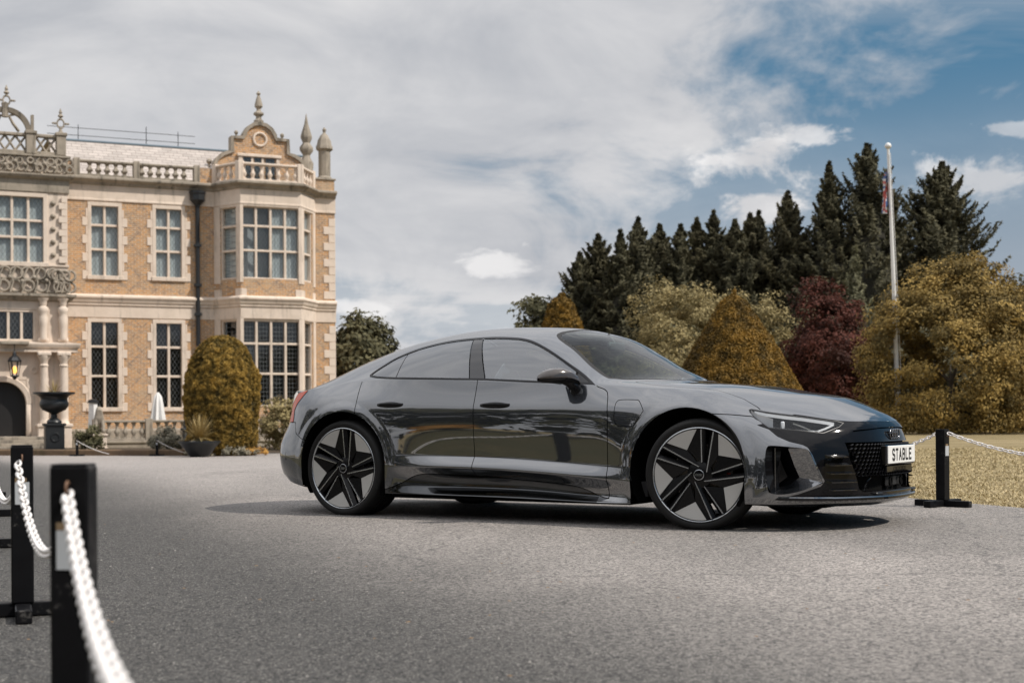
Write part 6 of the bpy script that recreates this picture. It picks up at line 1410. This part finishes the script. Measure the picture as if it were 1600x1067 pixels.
# bed plants
bush('round_bush', 'small round green bush right of the lion statue', 'shrub', -14.0+.42, 45.9, (.42, .40, .42), .5, BROAD, 51, None, 60, 44, .14, .055, .6)
bush('grey_shrub', 'silvery grey-leaved shrub below the dark stone pier', 'shrub', -11.1, 45.6, (.60, .45, .38), .42, GREYL, 52, None, 70, 44, .16, .055, .6)
bush('bay_bush', 'brownish green bush beside the car tail, before the bay window', 'shrub', -7.75, 48.4, (.95, .7, .85), .85, PALE, 53, None, 110, 46, .25, .075, .55)
bush('yellow_flowers', 'clump of orange-yellow flowers at the foot of the domed yew', 'flowers', -7.9, 43.6, (.45, .25, .12), .12, ORNG, 54, None, 40, 30, .10, .045, .5)
bush('ground_plants', 'low mixed plants along the foot of the domed yew', 'plants', -8.9, 43.2, (1.0, .3, .14), .12, GREYL, 55, None, 60, 34, .11, .05, .5)
# woodland and lawn trees on the far side of the drive (seen mirrored in the car)
def woodland():
    g = np.random.default_rng(5); Cs = []; Ns = []; Ts = []
    spots = []
    for k in range(26):
        az = R_(62+k*8.2+g.uniform(-3, 3)); d = g.uniform(27, 40); left = az < R_(185); spots.append((-d*math.sin(az), d*math.cos(az), g.uniform(9, 14) if left else g.uniform(6, 8.5), g.uniform(3.2, 4.6) if left else 3.4))
    for i, (x, y, h, r) in enumerate(spots):
        C, N, t = blob_pts(150, 36, (r, r, h*.52), 100+i, 1.0, h*.5, .5); Cs.append(C+np.array([x, y, 0])); Ns.append(N); Ts.append(t)
    me = leaf_mesh('woodland', np.vstack(Cs), np.vstack(Ns), .42, BROAD, 0, 1.5, 9, np.concatenate(Ts)); return tag(obj('woodland', me), 'dark wood behind the drive, mirrored in the car doors', 'wood', kind='stuff')
woodland()
o = bush('amber_tree', 'amber leaved tree across the drive, mirrored as an orange patch in the car doors', 'tree', -19.5, 2.6, (.75, .75, .55), .9, ORNG, 71, None, 60, 40, .25, .10)
# ------------------------------------------------------------------ chain bollards, flagpole
BPAINT = mat('black_post_paint', (.008, .008, .009), .4, 0, .12); t = NT(BPAINT); n = t.noise(t.coord(), 14, 5, .7); t.L(t.mix(t.mr(n, .61, .70, 0, .7), (.007, .007, .008), (.09, .085, .08)), t.b.inputs['Base Color']); t.L(t.mr(n, .3, .8, .28, .6), t.b.inputs['Roughness'])
STICK = mat('grey_reflector', (.46, .48, .50), .35); RUST = mat('rusty_bolt', (.18, .10, .06), .7); CHW = mat('white_plastic_chain', (.80, .77, .75), .45); TAPE = mat('brown_tape', (.20, .14, .08), .7)
def bollard(lab, x, y, rz, h=.615, a=.078, z=None):
    o = thing('bollard', lab, 'bollard', (x, y, (zt(x, y)+.011) if z is None else z), rz, 'black chain bollards'); mb = MB(); mb.box((-a/2, -a/2, .05), (a/2, a/2, h), .004); mb.build('post', BPAINT, o, 30)
    mb = MB(); mb.box((-.235, -.030, .002), (.235, .030, .052), .004); mb.build('foot_bar', BPAINT, o, 30); mb = MB(); mb.box((-.028, -.235, .0), (.028, .235, .049), .004); mb.build('foot_bar', BPAINT, o, 30)
    mb = MB(); mb.box((-a*.32, -a/2-.002, h*.66), (a*.32, -a/2+.001, h*.79)); mb.build('reflector', STICK, o); mb = MB(); mb.box((-a*.32, -a/2-.0025, h*.79), (a*.2, -a/2+.001, h*.815)); mb.build('tape', TAPE, o)
    for s in (-1, 1):
        mb = MB(); mb.torus(.012, .003, 12, 6, Matrix.Translation((s*.0, s*(a/2+.008), h*.93)) @ Matrix.Rotation(R_(90), 4, 'Y')); mb.build('eye_bolt', RUST, o)
    mb = MB(); mb.box((-a/2+.0015, -a/2+.0015, h), (a/2-.0015, a/2-.0015, h+.004), .002); mb.build('cap', BPAINT, o); return o
def catenary(p, q, sag, n): 
    p, q = Vector(p), Vector(q); return [p.lerp(q, i/n)-Vector((0, 0, 4*sag*(i/n)*(1-i/n))) for i in range(n+1)]
def link_mesh():
    mb = MB(); L, w_, r = .040, .0122, .0048; pts = []
    for k in range(16):
        a = 2*math.pi*k/16; pts.append((math.cos(a)*w_ , math.sin(a)*w_+(L/2 if math.sin(a) > 0 else -L/2)*.62, 0))
    V = []; n = 6
    for i, p in enumerate(pts):
        a = Vector(pts[i-1]); b = Vector(pts[(i+1) % 16]); d = (b-a).normalized(); u = Vector((0, 0, 1)); v = d.cross(u)
        for k in range(n): t_ = 2*math.pi*k/n; V.append(Vector(p)+u*math.cos(t_)*r+v*math.sin(t_)*r)
    mb.add(V, [(i*n+k, i*n+(k+1) % n, ((i+1) % 16)*n+(k+1) % n, ((i+1) % 16)*n+k) for i in range(16) for k in range(n)]); return mb.mesh('chain_link', CHW, 80)
LINK = link_mesh()
def chain(lab, p, q, sag, parts=True, pitch=.0405):
    p, q = Vector(p), Vector(q); L = (q-p).length*(1+2.2*(sag/(q-p).length)**2); n = int(L/pitch); c = catenary(p, q, sag, n); o = thing('chain', lab, 'chain', p, 0, 'white plastic chains between the bollards'); big = MB()
    for i in range(n):
        a, b = c[i]-p, c[i+1]-p; d = (b-a).normalized(); x = d.cross(Vector((0, 0, 1))).normalized(); zz = x.cross(d)
        M = Matrix(((x.x, d.x, zz.x, 0), (x.y, d.y, zz.y, 0), (x.z, d.z, zz.z, 0), (0, 0, 0, 1))); M = Matrix.Translation((a+b)/2) @ M @ Matrix.Rotation(R_(45+90*(i % 2)), 4, 'Y')
        if parts: l = obj('chain_link', LINK, o); l.matrix_local = M
        else: big.add([M @ v.co for v in LINK.vertices], [tuple(f.vertices) for f in LINK.polygons])
    if not parts: tag(big.build('links', CHW, o, 80), kind='stuff')
    return o
ROW = [(-.06, .42), (-.91, 2.95), (-1.80, 5.22), (-2.93, 8.0), (-3.95, 10.6), (-4.95, 13.2), (-6.0, 15.8)]
BL = ['bollard just beyond the bottom frame edge, holding the near chain', 'nearest black bollard, blurred in the left foreground', 'second black bollard from the camera, at the left edge', 'third black bollard, cut by the left edge of the picture', 'bollard mirrored in the car rear door', 'bollard mirrored in the car front door', 'last bollard of the left row, mirrored in the car doors']
rot = [R_(10), R_(2), R_(20), R_(20), R_(20), R_(20), R_(20)]
tops = []
for i, (x, y) in enumerate(ROW):
    bollard(BL[i], x, y, rot[i], .622 if i < 3 else .60); tops.append((x, y, zt(x, y)+.575))
CL = ['nearest white plastic chain hanging down to the right of the foreground bollard', 'white plastic chain sagging behind the foreground bollard from the second bollard', 'white plastic chain at the left edge between the second and third bollards', 'white chain mirrored in the car rear door', 'white chain mirrored in the car front door', 'white chain at the far end of the left row']
SG = [.13, .22, .22, .2, .2, .2]
for i in range(6):
    a, b = Vector(tops[i+1]), Vector(tops[i]); off = Vector((.028, -.035, .0)) if i < 2 else Vector((0, 0, 0))
    chain(CL[i], a+Vector((.0, -.045, 0)), b+Vector((0, .045, 0)), SG[i], i < 3)
# right hand row along the lawn
RR = [(3.37, 11.14), (4.75, 8.9), (2.55, 14.2), (6.3, 6.6)]
bollard('black bollard standing on the drive edge right of the car nose', 3.37, 11.14, R_(43), .60); bollard('black bollard just outside the right frame edge beside the lawn', 4.95, 9.6, R_(43), .60); bollard('black bollard hidden behind the car bonnet at the lawn edge', 2.30, 13.6, R_(43), .60)
chain('white chain running right from the bollard beside the lawn', (3.40, 11.10, .585), (4.92, 9.64, .585), .19, False); chain('short white chain running left behind the car nose', (3.34, 11.18, .58), (2.32, 13.56, .58), .22, False)
# far bollards by the planting bed
for x, y, l1, l2 in ((-13.55, 44.3, 'small distant bollard below the lion statue', 'chain sloping right from the bollard below the lion statue'), (-10.95, 43.85, 'small distant bollard in front of the silvery shrub', 'white chain sagging either side of the bollard by the silvery shrub')):
    z = zt(x, y)+.012; bollard(l1, x, y, 0, .52, .07)
    chain(l2, (x, y-.04, z+.48), (x+1.0, y-.06, z+.06), .05, False, .05)
# flagpole and flag
FP = thing('flagpole', 'tall white flagpole rising from the golden shrub', 'flagpole', (10.2, 37.5, zt(9.9, 36.4)), 0); WHT = mat('white_pole_paint', (.74, .74, .73), .4)
z0 = 0; mb = MB(); mb.tube([(0, 0, 0), (-.11, 0, 3.9), (-.24, 0, 7.55)], [.07, .055, .035], 14); mb.build('pole', WHT, FP, 60); mb = MB(); mb.lathe([(.05,7.53),(.085,7.57),(.09,7.61),(.06,7.66),(.01,7.69)], 14, Matrix.Translation((-.24, 0, 0))); mb.build('truck_cap', WHT, FP, 60)
mb = MB(); mb.tube([(.06, -.05, 1.2), (-.06, -.1, 4.2), (-.19, -.05, 7.4)], .008, 5); mb.build('halyard', WHT, FP)
FL = thing('flag', 'limp red, white and blue flag hanging from the flagpole top', 'flag', (9.97, 37.5, zt(9.9, 36.4)+6.05), 0)
def flag():
    nu, nv = 26, 30; V = []; H_ = .85; W2 = 1.9
    for j in range(nv):
        for i in range(nu):
            u = i/(nu-1); v = j/(nv-1); fold = math.sin(u*19+v*2.5)*.10*u**.5
            V.append((-.04-(.10+.05*(1-v))*abs(math.sin(u*9.5))*u**.4, fold+.10*math.sin(u*31), H_*v*.92-.30*u*(1.25-v*.7)+.1))
    return V, nu, nv
V, nu, nv = flag(); FM = [mat('flag_blue', (.05, .10, .26), .8), mat('flag_white', (.55, .53, .53), .8), mat('flag_red', (.42, .09, .08), .8)]
mb = MB(); b0 = len(mb.v); F = []; mi = []
for j in range(nv-1):
    for i in range(nu-1):
        u, v = (i+.5)/(nu-1), (j+.5)/(nv-1); du, dv = abs(u-.5), abs(v-.5); dg = min(abs((u-.5)-(v-.5)), abs((u-.5)+(v-.5)))
        k = 2 if du < .055 or dv < .10 else 1 if du < .10 or dv < .17 else 2 if dg < .035 else 1 if dg < .10 else 0
        F.append((j*nu+i, j*nu+i+1, (j+1)*nu+i+1, (j+1)*nu+i)); mi.append(k)
mb.add(V, F); mb.mi = mi; o = mb.build('cloth', FM, FL, 80)
